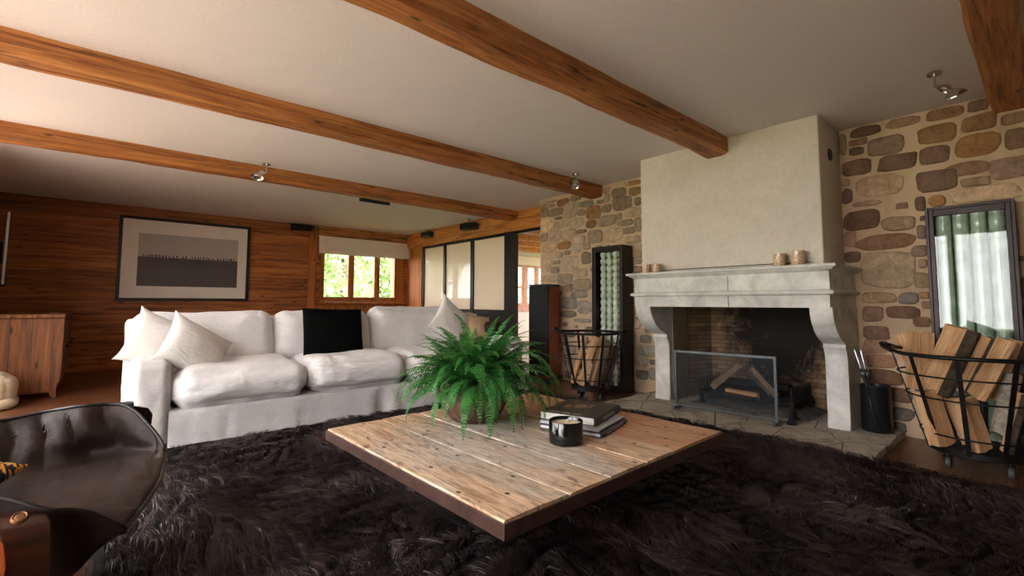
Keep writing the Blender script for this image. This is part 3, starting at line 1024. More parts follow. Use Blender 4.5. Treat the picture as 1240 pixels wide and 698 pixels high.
def stone_wall():
    bm = BM()
    lay = bm.loops.layers.float_color.new("tint")
    # mortar body around the fire opening, with a fine grid on its face
    def slab(y0, y1, z0, z1):
        box(bm, (XF, y0, z0), (5.15, y1, z1))
    slab(YN, 1.2, 0, H)
    slab(2.55, 4.75, 0, H)
    slab(1.2, 2.55, 1.0, H)
    for f in bm.faces:
        f.material_index = 0
    r = random.Random(3)
    for (cy, cz, w, h, k) in filler([(a, b, c * (1.1 if a < 2 else 1.17), d * (1.06 if a < 2 else 1.12), "l" if (e == "b" and a > 2) else e) for a, b, c, d, e in STONES]):
        if cz + h / 2 > H - .004:
            h = max(.03, 2 * (H - .006 - cz))
        if cz - h / 2 < .01:
            continue
        ht, wd = h / 2, w / 2
        j = .17
        q = [Vector((sx * wd * (1 - r.uniform(0, j)), sz * ht * (1 - r.uniform(0, j * 1.2)))) for sx, sz in ((-1, -1), (1, -1), (1, 1), (-1, 1))]
        N = 28
        ex = r.uniform(2.5, 4.6)
        sd = r.uniform(0, 100)
        outline = []
        for i in range(N):
            t = 2 * PI * i / N
            c, s = math.cos(t), math.sin(t)
            a = math.copysign(abs(c) ** (2 / ex), c)
            b = math.copysign(abs(s) ** (2 / ex), s)
            u, v = (a + 1) / 2, (b + 1) / 2
            p = q[0] * (1 - u) * (1 - v) + q[1] * u * (1 - v) + q[2] * u * v + q[3] * (1 - u) * v
            p *= 1 + .10 * noise.noise(Vector((c * 1.6, s * 1.6, sd))) + .05 * noise.noise(Vector((c * 5, s * 5, sd)))
            outline.append(p)
        col = [x / 255 for x in r.choice(PAL[k])]
        lum = r.uniform(.82, 1.12)
        lin = [srgb(*[min(255, c * 255 * lum) for c in col])[i] for i in range(3)]
        raise_ = r.uniform(.012, .026)
        rings = []
        for sc, dx in ((1.0, -.004), (.97, .35), (.9, .75), (.74, .95), (.45, 1.0)):
            ring = []
            for p in outline:
                y, z = cy + p.x * sc, cz + p.y * sc
                n = noise.fractal(Vector((y * 14, z * 14, sd)), 1.0, 2.0, 3)
                off = raise_ * dx + (.006 * n if dx > 0 else 0)
                if dx < 0:
                    off = -.004
                ring.append((XF - off, y, z))
            rings.append(ring)
        first = len(bm.faces)
        R = loft(bm, rings, cap=False, mat=1)
        ctr = bm.verts.new((XF - raise_, cy, cz))
        newf = []
        for i in range(N):
            newf.append(bm.faces.new((R[-1][i], R[-1][(i + 1) % N], ctr)))
        for f in newf:
            f.material_index = 1
        for f in set(f for ring in R for v in ring for f in v.link_faces) | set(newf):
            f.smooth = True
            for l in f.loops:
                l[lay] = (*lin, 1)
    o = finish("wall_right", bm, [M["mortar"], M["stone"]])
    tag(o, "rubble stone wall with wide beige mortar joints around the fireplace", "wall", kind="structure")
stone_wall()

# ------------------------------------------------------------- fireplace
fp = thing("fireplace", "pale carved limestone fireplace with plastered chimney breast and sooty brick firebox", "fireplace", (4.4, 1.88, 0))
bm = BM()
box(bm, (3.745, .772, 0), (5.14, 2.93, .045))
bmesh.ops.subdivide_edges(bm, edges=bm.edges[:], cuts=22, use_grid_fill=True)
for v in bm.verts:
    e = (v.co.x < 3.75) or v.co.y < .78 or v.co.y > 2.92
    k = noise.fractal(Vector((v.co.x * 5, v.co.y * 7, v.co.z * 20)), 1, 2, 3)
    if v.co.z > .04:
        v.co.z += .004 * k
    if e and v.co.x < 4.6:
        if v.co.x < 3.75:
            v.co.x += .012 * k - (.006 if v.co.z < .02 else 0)
        if v.co.y < .78:
            v.co.y += .012 * k
hearth = finish("hearth", bm, M["hearth"], fp, smooth=True, sharp=35)

# plastered chimney breast, slightly uneven
bm = BM()
box(bm, (4.155, 1.115, 1.30), (XF + .02, 2.722, H), .012, 3)
br = finish("chimney_breast", bm, M["breast"], fp, smooth=True, sharp=50)
bm = BM()
for (x, z, r) in ((4.42, 2.23, .05),):
    cyl(bm, (x, 1.118, z), (x, 1.108, z), r, n=24)
    for k in range(5):
        zz = z - .034 + k * .017
        w = math.sqrt(max(0, r * r - (zz - z) ** 2)) * .9
        box(bm, (x - w, 1.102, zz - .003), (x + w, 1.109, zz + .003))
finish("vent", bm, M["vent"], br)
bm = BM()
cyl(bm, (4.44, 1.117, 1.52), (4.44, 1.106, 1.52), .014, n=14)
finish("hook", bm, M["breast"], br, smooth=True)

# mantel: moulded profile returned round both ends
ML0, ML1 = 1.02, 2.752    # y extents
prof = [(4.06, .985), (4.02, .985), (4.018, 1.075), (4.012, 1.083), (3.988, 1.09), (3.985, 1.103), (3.99, 1.112), (4.008, 1.118), (4.016, 1.128),
        (4.018, 1.255), (4.012, 1.262), (3.998, 1.268), (3.985, 1.276), (3.978, 1.286), (3.962, 1.289), (3.96, 1.292), (3.96, 1.308), (3.964, 1.311), (4.06, 1.312)]
FR = 4.018
bm = BM()
rings = []
nseg = 26
path = []
# path round: right end at wall -> front right corner -> front left corner -> wall
def prof_ring(tagp, t=0.0):
    ring = []
    for (x, z) in prof:
        o = FR - x         # projection outwards
        jit = .0035 * noise.fractal(Vector((t * 9, z * 14, tagp * 3)), 1, 2, 3)
        o += jit
        yr, yl = ML0 + .03, ML1 - .03
        if tagp == 0:
            ring.append((XF + .02, yr - o, z))
        elif tagp == 1:
            ring.append((FR - o, yr - o, z))
        elif tagp == 2:
            ring.append((FR - o, yr + (yl - yr) * t, z))
        elif tagp == 3:
            ring.append((FR - o, yl + o, z))
        else:
            ring.append((XF + .02, yl + o, z))
    return ring
rings.append(prof_ring(0))
rings.append(prof_ring(1))
for i in range(1, nseg):
    rings.append(prof_ring(2, i / nseg))
rings.append(prof_ring(3))
rings.append(prof_ring(4))
# body between
loft(bm, rings, closed=False, cap=False)
bt = [bm.verts.new(p) for p in ((XF + .02, ML0 + .03, 1.312), (4.06, ML0 + .07, 1.312), (4.06, ML1 - .07, 1.312), (XF + .02, ML1 - .03, 1.312))]
box(bm, (4.03, ML0 + .05, 1.0), (XF + .02, ML1 - .05, 1.311))
box(bm, (4.022, ML0 + .04, .986), (4.12, ML1 - .04, 1.02))
mantel = finish("mantel", bm, M["mantel"], fp, smooth=True, sharp=38)
bm = BM()
box(bm, (4.0155, 1.788, .987), (4.022, 1.793, 1.25))
finish("mantel_joint", bm, M["lamp_frame"], mantel)

# jambs with S-curved consoles
def jamb(y0, y1):
    pts = [(4.018, .99), (4.03, .93), (4.06, .87), (4.11, .81), (4.17, .765), (4.235, .735), (4.29, .715), (4.315, .70), (4.31, .675), (4.325, .655), (4.345, .62), (4.355, .55), (4.355, .30), (4.352, .10), (4.345, .085), (4.345, .046)]
    # smooth the curve
    sm = []
    for i in range(len(pts) - 1):
        for k in range(3):
            a, b = Vector(pts[i]), Vector(pts[i + 1])
            sm.append(tuple(a.lerp(b, k / 3)))
    sm.append(pts[-1])
    poly = sm + [(XF + .02, .046), (XF + .02, .99)]
    bm = BM()
    m = 6
    rings = []
    for i in range(m + 1):
        y = y0 + (y1 - y0) * i / m
        ins = .008 if i in (0, m) else 0
        rings.append([(x + (ins if x < 4.5 else 0) + .003 * noise.fractal(Vector((x * 8, y * 12, z * 8)), 1, 2, 3), y, z) for x, z in poly])
    loft(bm, rings)
    return finish("jamb", bm, M["mantel"], fp, smooth=True, sharp=40)
jamb(1.04, 1.19)
jamb(2.552, 2.715)

# firebox
bm = BM()
for (a, b) in (((XF - .0, 2.552), (5.08, 2.46)), ((XF, 1.19), (5.08, 1.28))):
    q = [(a[0], a[1], .04), (b[0], b[1], .04), (b[0], b[1], 1.35), (a[0], a[1], 1.35)]
    bm.faces.new([bm.verts.new(p) for p in q])
bm.faces.new([bm.verts.new(p) for p in ((5.08, 1.28, .04), (5.08, 2.46, .04), (5.08, 2.46, 1.35), (5.08, 1.28, 1.35))])
bm.faces.new([bm.verts.new(p) for p in ((4.1, 1.19, 1.34), (5.1, 1.19, 1.34), (5.1, 2.56, 1.34), (4.1, 2.56, 1.34))])
fb = finish("firebox", bm, M["firebrick"], fp)
bm = BM()
for i, yy in enumerate((1.192, 2.54)):
    bm = BM()
    box(bm, (4.42, yy, .046), (XF, yy + .010, .99))
    finish("cheek", bm, M["cheek"], fp)

# ash bed on the hearth
bm = BM()
n = 24
g = [[None] * (n + 1) for _ in range(n + 1)]
for i in range(n + 1):
    for j in range(n + 1):
        a, b = -1 + 2 * i / n, -1 + 2 * j / n
        r = max(0, 1 - a ** 4) * max(0, 1 - b ** 4)
        x, y = 4.72 + a * .3, 1.86 + b * .52
        z = .05 + r * (.035 + .05 * abs(noise.fractal(Vector((x * 9, y * 9, 1)), 1, 2, 4)))
        g[i][j] = bm.verts.new((x, y, z))
for i in range(n):
    for j in range(n):
        bm.faces.new((g[i][j], g[i + 1][j], g[i + 1][j + 1], g[i][j + 1]))
o = finish("ash", bm, M["ash"], smooth=True)
tag(o, "grey bed of wood ash on the firebox floor", "ash", kind="stuff")

# fire grate with spiked side racks
gr = thing("fire_grate", "sooty cast iron fire grate with rows of upright spikes", "grate", (4.68, 1.86, .05))
def rack(y, side):
    bm = BM()
    box(bm, (4.42, y - .02, .14), (4.93, y + .02, .185), .006)
    for i in range(8):
        x = 4.44 + i * .066
        tube(bm, [(x, y, .18), (x, y, .27), (x, y, .305)], [.014, .012, .004], 8)
    for x in (4.46, 4.88):
        box(bm, (x - .018, y - .018, .05), (x + .018, y + .018, .16), .005)
    finish("spiked_rack", bm, M["cast"], gr)
rack(2.27, 1)
rack(1.47, -1)
bm = BM()
for i in range(6):
    x = 4.46 + i * .085
    box(bm, (x - .012, 1.46, .142), (x + .012, 2.28, .166), .004)
finish("grate_bar", bm, M["cast"], gr)

# spiky andiron foot at the near corner
bm = BM()
lathe(bm, [(.035, .048), (.04, .06), (.02, .075), (.016, .13), (.026, .15), (.012, .17), (.002, .19)], (4.22, 1.405, 0), 14)
tube(bm, [(4.22, 1.405, .075), (4.3, 1.41, .07), (4.42, 1.44, .06)], [.014, .014, .012], 8)
o = finish("andiron", bm, M["cast"], smooth=True, sharp=40)
tag(o, "small knobbed iron firedog standing by the corner of the fire screen", "andiron")

# ------------------------------------------------------------- firewood
def make_log(name, p0, p1, w, label, group, shape="wedge", roll=0, seed=0, mats=None, depth=None):
    """p0 top end, p1 lower end; w is its width."""
    r = random.Random(seed)
    p0, p1 = Vector(p0), Vector(p1)
    d = p0 - p1
    L = d.length
    h = (depth or w * .8)
    if shape == "wedge":
        poly = [(-.5, -.42), (.42, -.5), (.5, -.1), (.2, .38), (-.18, .5), (-.5, .2)]
    elif shape == "square":
        poly = [(-.5, -.46), (.46, -.5), (.5, .42), (-.42, .5)]
    elif shape == "tri":
        poly = [(-.5, -.35), (.5, -.42), (.3, .1), (-.05, .5), (-.3, .3)]
    else:
        poly = [(.5 * math.cos(t * PI / 6), .5 * math.sin(t * PI / 6)) for t in range(12)]
    poly = [(x + r.uniform(-.05, .05), y + r.uniform(-.05, .05)) for x, y in poly]
    # subdivide edges for roughness
    P = []
    bark = []
    n = len(poly)
    for i in range(n):
        a, b = Vector(poly[i]), Vector(poly[(i + 1) % n])
        for k in range(3):
            P.append(a.lerp(b, k / 3))
            bark.append(shape == "round" or (shape in ("wedge", "tri") and i >= n - 3 and i < n - 1))
    zdir = d.normalized()
    x, y = frame_of(zdir)
    Rm = Matrix((x, y, zdir)).transposed() @ Matrix.Rotation(math.radians(roll), 3, "Z")
    m = 7
    bm = BM()
    rings = []
    for i in range(m + 1):
        t = i / m
        ring = []
        for k, q in enumerate(P):
            f = .045 * noise.noise(Vector((k * .9, t * 2.5, seed * 3.3)))
            ff = .03 * noise.noise(Vector((k * 2.3, t * 7, seed * 5.1)))
            e = 1 + f * 2 + ff
            zz = -L / 2 + t * L
            if i in (0, m):
                zz += .012 * noise.noise(Vector((q.x * 3, q.y * 3, seed + i)))
            ring.append(Vector((q.x * w * e, q.y * h * e, zz)))
        rings.append(ring)
    R = loft(bm, rings)
    for f in bm.faces:
        if len(f.verts) > 4:
            f.material_index = 1
    for a, b in zip(R, R[1:]):
        for i in range(len(P)):
            if bark[i]:
                j = (i + 1) % len(P)
                ff = bm.faces.get((a[i], a[j], b[j], b[i]))
                if ff:
                    ff.material_index = 2
    o = finish(name, bm, mats or [M["split"], M["log_end"], M["bark"]], local=True)
    o.matrix_world = Matrix.Translation((p0 + p1) / 2) @ Rm.to_4x4()
    tag(o, label, "firewood", group)
    return o

G = "logs in the fireplace"
make_log("log", (4.56, 1.93, .46), (4.56, 2.20, .215), .125, "weathered board-like log leaning up at a slant behind the fire screen", G, "square", 20, 3, [M["split_grey"], M["log_end"], M["bark"]], .06)
make_log("log", (4.68, 1.90, .39), (4.68, 1.68, .16), .1, "dull brown split log sloping down opposite the slanted board", G, "wedge", 30, 5, [M["split_grey"], M["log_end"], M["bark"]])
make_log("log", (4.47, 2.03, .20), (4.47, 1.75, .19), .07, "short pale log lying flat beneath the slanted board", G, "wedge", 10, 8, [M["split"], M["log_end"], M["bark"]])
make_log("log", (4.80, 2.22, .235), (4.82, 1.6, .235), .11, "dark charred round log at the back of the grate", G, "round", 10, 12, [M["cast"], M["cast"], M["cast"]])
make_log("log", (4.58, 2.34, .09), (4.66, 2.2, .11), .07, "charred grey log stub lying under the spiked rack", G, "wedge", 50, 13, [M["split_grey"], M["log_end_grey"], M["bark"]])

# fire screen
fs = thing("fire_screen", "low folding fire screen of black mesh in a grey iron frame on the hearth", "fire screen", (4.105, 1.9, .046))
bm = BM()
a, b = V(4.08, 2.325, 0), V(4.125, 1.478, 0)
def SP(t, z):
    p = a.lerp(b, t)
    return V(p.x, p.y, z)
pr = .011
for (p, q) in ((SP(0, .05), SP(0, .575)), (SP(1, .05), SP(1, .585)), (SP(-.012, .57), SP(1.012, .578)), (SP(0, .085), SP(1, .085))):
    dv = (q - p)
    ribbon(bm, [p, q], .02, .014, (1, 0, 0))
finish("screen_frame", bm, M["iron_grey"], fs)
bm = BM()
q = [SP(.01, .09), SP(.99, .09), SP(.99, .57), SP(.01, .565)]
f = [bm.verts.new(p) for p in q] + []
bm.faces.new(f)
finish("mesh_panel", bm, M["mesh"], fs)
for t in (0, 1):
    bm = BM()
    p = SP(t, .05)
    ribbon(bm, [(p.x - .06, p.y, .052), (p.x - .03, p.y, .06), (p.x + .04, p.y, .06), (p.x + .07, p.y, .052)], .022, .012, (0, 0, 1))
    cyl(bm, (p.x - .05, p.y - .016, .06), (p.x - .05, p.y + .016, .06), .013, n=12)
    finish("foot", bm, M["iron_grey"], fs)
bm = BM()
for z in (.12, .5):
    bm = BM()
    p = SP(0, z)
    cyl(bm, p + V(-.004, .012, 0), p + V(-.004, .012, .06), .008, n=8)
    finish("hinge", bm, M["iron_grey"], fs)

# fire tools bucket
bk = thing("tool_bucket", "matt black cylindrical bucket of fire tools beside the fireplace leg", "bucket", (4.50, .905, .05))
bm = BM()
lathe(bm, [(.001, .052), (.092, .052), (.098, .06), (.096, .385), (.099, .39), (.099, .396), (.09, .396), (.088, .08), (.001, .07)], (4.50, .905, 0), 36, cap=False)
finish("bucket_body", bm, M["black_paint"], bk, smooth=True, sharp=40)
bm = BM()
pts = [(4.50 - .1 * math.cos(t), .905 + .101 * math.cos(t * .0) * 0 + .1 * math.sin(t), .1 + .28 * abs(math.cos(t / 1.0)) ** .8) for t in []]
tube(bm, [(4.405, .93, .37), (4.398, .915, .25), (4.402, .89, .14), (4.415, .865, .09)], .006, 8)
finish("bucket_handle", bm, M["black_paint"], bk, smooth=True)
for k, (p0, p1, lab) in enumerate((((4.50, .885, .10), (4.47, 1.02, .66), "black fire tool with a steel tipped handle nearest the fireplace leg"), ((4.53, .90, .10), (4.50, .985, .655), "black fire tool with a steel tipped handle leaning further from the fireplace leg"))):
    p0, p1 = Vector(p0), Vector(p1)
    t = thing("fire_tool", lab, "fire tool", tuple(p0), "fire tools in the black bucket")
    bm = BM()
    tube(bm, [p0, p0.lerp(p1, .3), p0.lerp(p1, .74)], [.008, .009, .012], 10)
    box(bm, tuple(p0.lerp(p1, .66) - V(.014, .014, .02)), tuple(p0.lerp(p1, .66) + V(.014, .014, .02)), .004)
    finish("shaft", bm, M["black_paint"], t, smooth=True, sharp=40)
    bm = BM()
    tube(bm, [p0.lerp(p1, .74), p0.lerp(p1, .98), p1], [.0125, .0125, .009], 12)
    finish("handle", bm, M["steel"], t, smooth=True, sharp=40)["label"] = "bright steel handle"

# candles on the mantel
for i, (x, y, w, h, lab) in enumerate(((4.05, 2.60, .042, .088, "small glass votive at the far mantel end, the one nearer the clear glass lamp"),
                                         (4.05, 2.49, .042, .085, "small glass votive at the far mantel end, the inner of that pair"),
                                         (4.07, 1.395, .045, .10, "speckled glass votive on the mantel above the tool bucket, the inner of the pair"),
                                         (4.07, 1.265, .05, .115, "larger speckled glass votive nearest the mantel corner above the tool bucket"))):
    z = 1.312
    t = thing("votive_candle", lab, "candle", (x, y, z), "votive candles on the mantel")
    bm = BM()
    lathe(bm, [(.001, z), (w * .95, z), (w, z + .006), (w, z + h), (w * .93, z + h), (w * .92, z + h * .55)], (x, y, 0), 24, cap=False)
    finish("glass_holder", bm, M["votive"], t, smooth=True, sharp=50)
    bm = BM()
    lathe(bm, [(.001, z + h * .7), (w * .92, z + h * .7), (w * .92, z + h * .5), (.001, z + h * .5)], (x, y, 0), 20, cap=False)
    finish("wax", bm, M["wax"], t, smooth=True, sharp=50)

# ------------------------------------------------------------- rug
RX0, RX1, RY0, RY1 = .02, 3.715, -1.2, 4.35
rug = thing("rug", "large dark brown shaggy fur rug under the low wooden table", "rug", (1.9, 1.6, 0))
bm = BM()
box(bm, (RX0, RY0, .002), (RX1, RY1, .03), .01)
finish("rug_backing", bm, M["fur_base"], rug)

def fur_mesh(name, mat, root, px, py, pz, nx, ny, nz, length, width, lean, clump, seed, segs=2):
    """numpy built blades; p* root positions, n* outward normals."""
    r = np.random.default_rng(seed)
    n = len(px)
    P = np.stack([px, py, pz], 1)
    Nn = np.stack([nx, ny, nz], 1)
    tip = P + Nn * (length * .55)[:, None] + lean
    mid = P + Nn * (length * .5)[:, None] + lean * .33
    side = np.cross(lean + r.normal(0, 1, (n, 3)) * .02, Nn + r.normal(0, .4, (n, 3)))
    side /= np.linalg.norm(side, axis=1)[:, None] + 1e-9
    w = (width * r.uniform(.6, 1.2, n))[:, None]
    v = np.empty((n, 5, 3), np.float32)
    v[:, 0] = P - side * w
    v[:, 1] = P + side * w
    v[:, 2] = mid + side * w * .75
    v[:, 3] = mid - side * w * .75
    v[:, 4] = tip
    o0 = np.array(world_origin(root))
    v = v.reshape(-1, 3) - o0
    me = bpy.data.meshes.new(name)
    base = (np.arange(n) * 5)[:, None]
    loops = (base + np.array([0, 1, 2, 3, 3, 2, 4])).reshape(-1).astype(np.int32)
    me.vertices.add(len(v))
    me.vertices.foreach_set("co", v.reshape(-1).astype(np.float32))
    me.loops.add(len(loops))
    me.loops.foreach_set("vertex_index", loops)
    me.polygons.add(2 * n)
    st = np.empty((n, 2), np.int32)
    st[:, 0] = np.arange(n) * 7
    st[:, 1] = np.arange(n) * 7 + 4
    me.polygons.foreach_set("loop_start", st.reshape(-1))
    me.update(calc_edges=True)
    at = me.attributes.new("tint", "FLOAT", "POINT")
    tone = r.beta(1.6, 2.4, n) if clump is None else np.clip(.55 * r.beta(1.6, 2.4, n) + clump, 0, 1)
    tint = np.repeat(tone, 5).astype(np.float32)
    at.data.foreach_set("value", tint)
    me.polygons.foreach_set("use_smooth", np.ones(2 * n, bool))
    me.materials.append(mat)
    o = link(bpy.data.objects.new(name, me), root)
    return o

def fields(x, y, seed, k):
    """smooth pseudo random field from summed sines."""
    r = np.random.default_rng(seed)
    s = np.zeros_like(x)
    for i in range(9):
        a = r.uniform(0, 2 * PI)
        f = k * r.uniform(.5, 2.0)
        s += np.sin((x * math.cos(a) + y * math.sin(a)) * f + r.uniform(0, 6.28)) / (1 + .3 * i)
    return s / 2.6

def rug_fur():
    n = 260000
    # more blades near the camera
    x = rng.uniform(RX0, RX1 + .02, n)
    y = rng.uniform(-.35, 3.93, n)
    d = np.hypot(x, y)
    keep = rng.uniform(0, 1, n) < np.clip(2.4 / np.maximum(d, .8), .45, 1)
    # nothing stands on end where the chair and the table legs press the pile down
    keep &= ~((x < .06) & (y > 1.45) & (y < 2.7))
    for lx, ly in ((1.511, 1.654), (1.906, 1.661), (1.505, 2.032), (1.9, 2.039)):
        keep &= ~((abs(x - lx) < .085) & (abs(y - ly) < .085))
    x, y = x[keep], y[keep]
    n = len(x)
    # tufts
    cell = .10
    wx, wy = x + .07 * fields(x, y, 6, 9.0), y + .07 * fields(x, y, 7, 9.0)
    gx, gy = np.floor(wx / cell), np.floor(wy / cell)
    h1 = np.modf(np.sin(gx * 12.9898 + gy * 78.233) * 43758.5453)[0]
    h2 = np.modf(np.sin(gx * 39.346 + gy * 11.135) * 24634.6345)[0]
    cx, cy = (gx + .5 + .45 * h1) * cell + x - wx, (gy + .5 + .45 * h2) * cell + y - wy
    ang = 2.3 * fields(x, y, 1, 2.4) + 1.3 * fields(x, y, 2, 6.0) + .5 * h1 + 2.6
    mag = .056 + .02 * fields(x, y, 3, 5.0)
    pull = .5
    lean = np.stack([np.cos(ang) * mag + (cx - x) * pull + rng.normal(0, .007, n), np.sin(ang) * mag + (cy - y) * pull + rng.normal(0, .007, n), np.zeros(n)], 1)
    L = .055 + .018 * fields(x, y, 4, 7.0) + .012 * h2 + rng.normal(0, .006, n)
    L = np.clip(L, .03, .1)
    z = np.full(n, .026)
    one, zero = np.ones(n), np.zeros(n)
    o = fur_mesh("fur_pile", M["fur"], rug, x, y, z, zero, zero, one, L, np.full(n, .0019), lean, .22 * fields(x, y, 8, 5.0) + .14 * fields(x, y, 9, 13.0) + .12 * h2 + .02, 5)
    tag(o, "dark brown shaggy pile", None, kind="stuff")
rug_fur()

# ------------------------------------------------------------- sofa
SX0, SX1, SY0, SY1 = .17, 3.66, 3.955, 4.99
RZ = .031
sofa = thing("sofa", "long white linen slipcovered sofa with loose back cushions on the fur rug", "sofa", ((SX0 + SX1) / 2, 4.4, 0))
def skirt_front(x):
    f = .012 * noise.noise(Vector((x * 4, 0, 3))) + .01 * noise.noise(Vector((x * 13, 0, 7)))
    if 1.75 < x < 2.15:
        f += -.03 * math.sin((x - 1.75) / .4 * PI) * math.sin(x * 22)
    return f
bm = BM()
rings = []
n = 110
for i in range(n + 1):
    x = SX0 + .22 + (SX1 - SX0 - .4) * i / n
    f = skirt_front(x)
    rings.append([(x, SY0 + .03, .275), (x, SY0 + .008, .268), (x, SY0 + f * .25, .25), (x, SY0 - .004 + f * .5, .17), (x, SY0 - .012 + f * .8, .10), (x, SY0 - .022 + f, RZ + .01 + .006 * noise.noise(Vector((x * 6, 1, 1)))), (x, SY0 + .0 + f, RZ), (x, SY1 - .2, RZ), (x, SY1 - .2, .275)])
loft(bm, rings)
finish("base", bm, M["linen_shaded"], sofa, smooth=True, sharp=60)
bm = BM()
soft_box(bm, ((SX0 + SX1) / 2, SY1 - .09, .46), ((SX1 - SX0) / 2, .09, .43), .06, 26, wr=.006, wf=3, seed=3)
finish("back_frame", bm, M["linen"], sofa, smooth=True)
def arm(x0, x1, seed):
    bm = BM()
    soft_box(bm, ((x0 + x1) / 2, (SY0 + SY1 - .16) / 2, .328), ((x1 - x0) / 2, (SY1 - .16 - SY0) / 2, .293), .055, 22, puff=(.008, .012, .012), wr=.006, wf=5, seed=seed)
    for v in bm.verts:     # the slipcover flares a little towards the floor
        k = max(0, (.3 - v.co.z)) * .09
        v.co.x += math.copysign(k, v.co.x - (x0 + x1) / 2) if (v.co.x < (x0 + x1) / 2) == (x0 < 1) else 0
        v.co.y -= k if v.co.y < 4.4 else 0
    finish("armrest", bm, M["linen_shaded"], sofa, smooth=True)
arm(SX0 + .01, SX0 + .225, 2)
arm(SX1 - .22, SX1 - .01, 8)
# seat cushions
for k, (a, b) in enumerate(((.40, 1.30), (1.305, 2.19), (2.195, 3.43))):
    bm = BM()
    soft_box(bm, ((a + b) / 2, 4.36, .405), ((b - a) / 2, .435, .125), .115, 44, puff=(.015, .02, .035), wr=.012, wf=5.0, seed=11 + k * 7, aniso=(.8, .7, 1.6))
    finish("seat_cushion", bm, M["linen"], sofa, smooth=True)
# back cushions lean on the frame
for k, (a, b, top) in enumerate(((.19, 1.20, .94), (1.205, 2.12, .945), (2.125, 3.22, .975))):
    bm = BM()
    hz = (top - .47) / 2
    soft_box(bm, ((a + b) / 2, 4.70, .47 + hz), ((b - a) / 2, .125, hz), .115, 30, puff=(.004, .05, .008), wr=.011, wf=3.6, seed=31 + k * 9, M=rot(-9), sag=.02)
    finish("back_cushion", bm, M["linen"], sofa, smooth=True)
# piping of the loose cushion covers along the seams
for xx in (1.2,):
    pass

GP = "loose cushions on the sofa"
def scatter(name, label, c, w, h, t, R, mat, seed, **kw):
    bm = BM()
    pillow(bm, (0, 0, 0), w, h, t, Matrix.Identity(3), seed=seed, **kw)
    o = finish(name, bm, mat, local=True, smooth=True)
    o.matrix_world = Matrix.Translation(c) @ R.to_4x4()
    tag(o, label, "cushion", GP)
    return o
scatter("scatter_cushion", "white linen cushion at the sofa's end with its pointed corner overhanging the arm", (.355, 4.42, .705), .42, .43, .15, rot(-22, 27, 10), M["linen_pillow"], 2.0, pinch=.1, ear=.05)
scatter("scatter_cushion", "white linen cushion slumped in the arm corner in front of another", (.56, 4.235, .655), .47, .44, .19, rot(-33, 33, 12), M["linen_pillow"], 5.0, pinch=.09, ear=.06)
scatter("scatter_cushion", "white linen cushion standing on one corner behind the fern", (3.03, 4.50, .79), .47, .47, .15, rot(-22, 38, -8), M["linen_pillow"], 9.0, pinch=.1, ear=.06)
scatter("scatter_cushion", "tan linen cushion behind the fern between white cushion and brown bolster", (3.40, 4.47, .70), .34, .36, .14, rot(-24, 8, -4), M["tan_linen"], 13.0)

# plush black cushion
def plush(name, label, c, w, h, t, R, mat, base, seed, n, L):
    root = thing(name, label, "cushion", c, GP)
    bm = BM()
    pillow(bm, (0, 0, 0), w, h, t, R, seed=seed, n=18, wr=.004, pinch=.03)
    o = finish("cover", bm, base, root, smooth=True, local=True)
    me = o.data
    # short pile
    me.calc_loop_triangles()
    co = np.array([v.co for v in me.vertices])
    tri = np.array([t.vertices for t in me.loop_triangles])
    A = co[tri]
    nn = np.cross(A[:, 1] - A[:, 0], A[:, 2] - A[:, 0])
    ar = np.linalg.norm(nn, axis=1)
    nn /= ar[:, None] + 1e-12
    r = np.random.default_rng(seed and int(seed))
    idx = r.choice(len(tri), n, p=ar / ar.sum())
    u, v = r.uniform(0, 1, n), r.uniform(0, 1, n)
    f = u + v > 1
    u[f], v[f] = 1 - u[f], 1 - v[f]
    P = A[idx, 0] + (A[idx, 1] - A[idx, 0]) * u[:, None] + (A[idx, 2] - A[idx, 0]) * v[:, None]
    Nn = nn[idx]
    o0 = np.array(world_origin(root))
    P = P + o0
    lean = r.normal(0, L * .35, (n, 3)) + np.array([0, 0, -L * .3])
    p = fur_mesh("plush_pile", mat, root, P[:, 0], P[:, 1], P[:, 2], Nn[:, 0], Nn[:, 1], Nn[:, 2], np.full(n, L), np.full(n, .0016), lean, None, int(seed))
    tag(p, None, None, kind="stuff")
    return root
plush("plush_cushion", "square black plush cushion propped against the sofa's middle back cushion", (1.665, 4.425, .735), .56, .46, .14, rot(-14, 1.5, 0), M["black_fur"], M["black_cloth"], 3, 16000, .014)

root = thing("plush_bolster", "round dark brown plush bolster lying on the sofa's arm near the doorway", "cushion", (3.58, 4.45, .70), GP)
bm = BM()
soft_box(bm, (3.58, 4.45, .705), (.15, .13, .085), .08, 14, wr=.008, wf=6)
finish("cover", bm, M["brown_fur"], root, smooth=True)

# ------------------------------------------------------------- low table
TZ = .35
table = thing("coffee_table", "low square table of weathered old boards in a rusty steel edge", "coffee table", (.96, 1.125, 0))
table.rotation_euler = (0, 0, math.radians(.95))
TW, TD = 1.515, 1.418
bm = BM()
bnd = [0, .305, .545, .80, 1.03, TW]
for a, b in zip(bnd, bnd[1:]):
    n = 40
    rings = []
    for i in range(n + 1):
        y = .005 + (TD - .01) * i / n
        e = .0025 * noise.noise(Vector((y * 7, a * 9, 1)))
        dz = .0035 * noise.noise(Vector((y * 3, a * 5 + 3, 2)))
        ya = y + (.006 * noise.noise(Vector((a * 40, i, 0))) if i in (0, n) else 0)
        rings.append([(a + .002 + e, ya, TZ - .05), (a + .002 + e, ya, TZ - .006), (a + .006 + e, ya, TZ + dz), ((a + b) / 2, ya, TZ + .003 + dz), (b - .006 - e, ya, TZ + dz), (b - .002 - e, ya, TZ - .006), (b - .002 - e, ya, TZ - .05)])
    loft(bm, rings)
finish("tabletop", bm, M["table"], table, smooth=True, sharp=30, local=True)
bm = BM()
t = .006
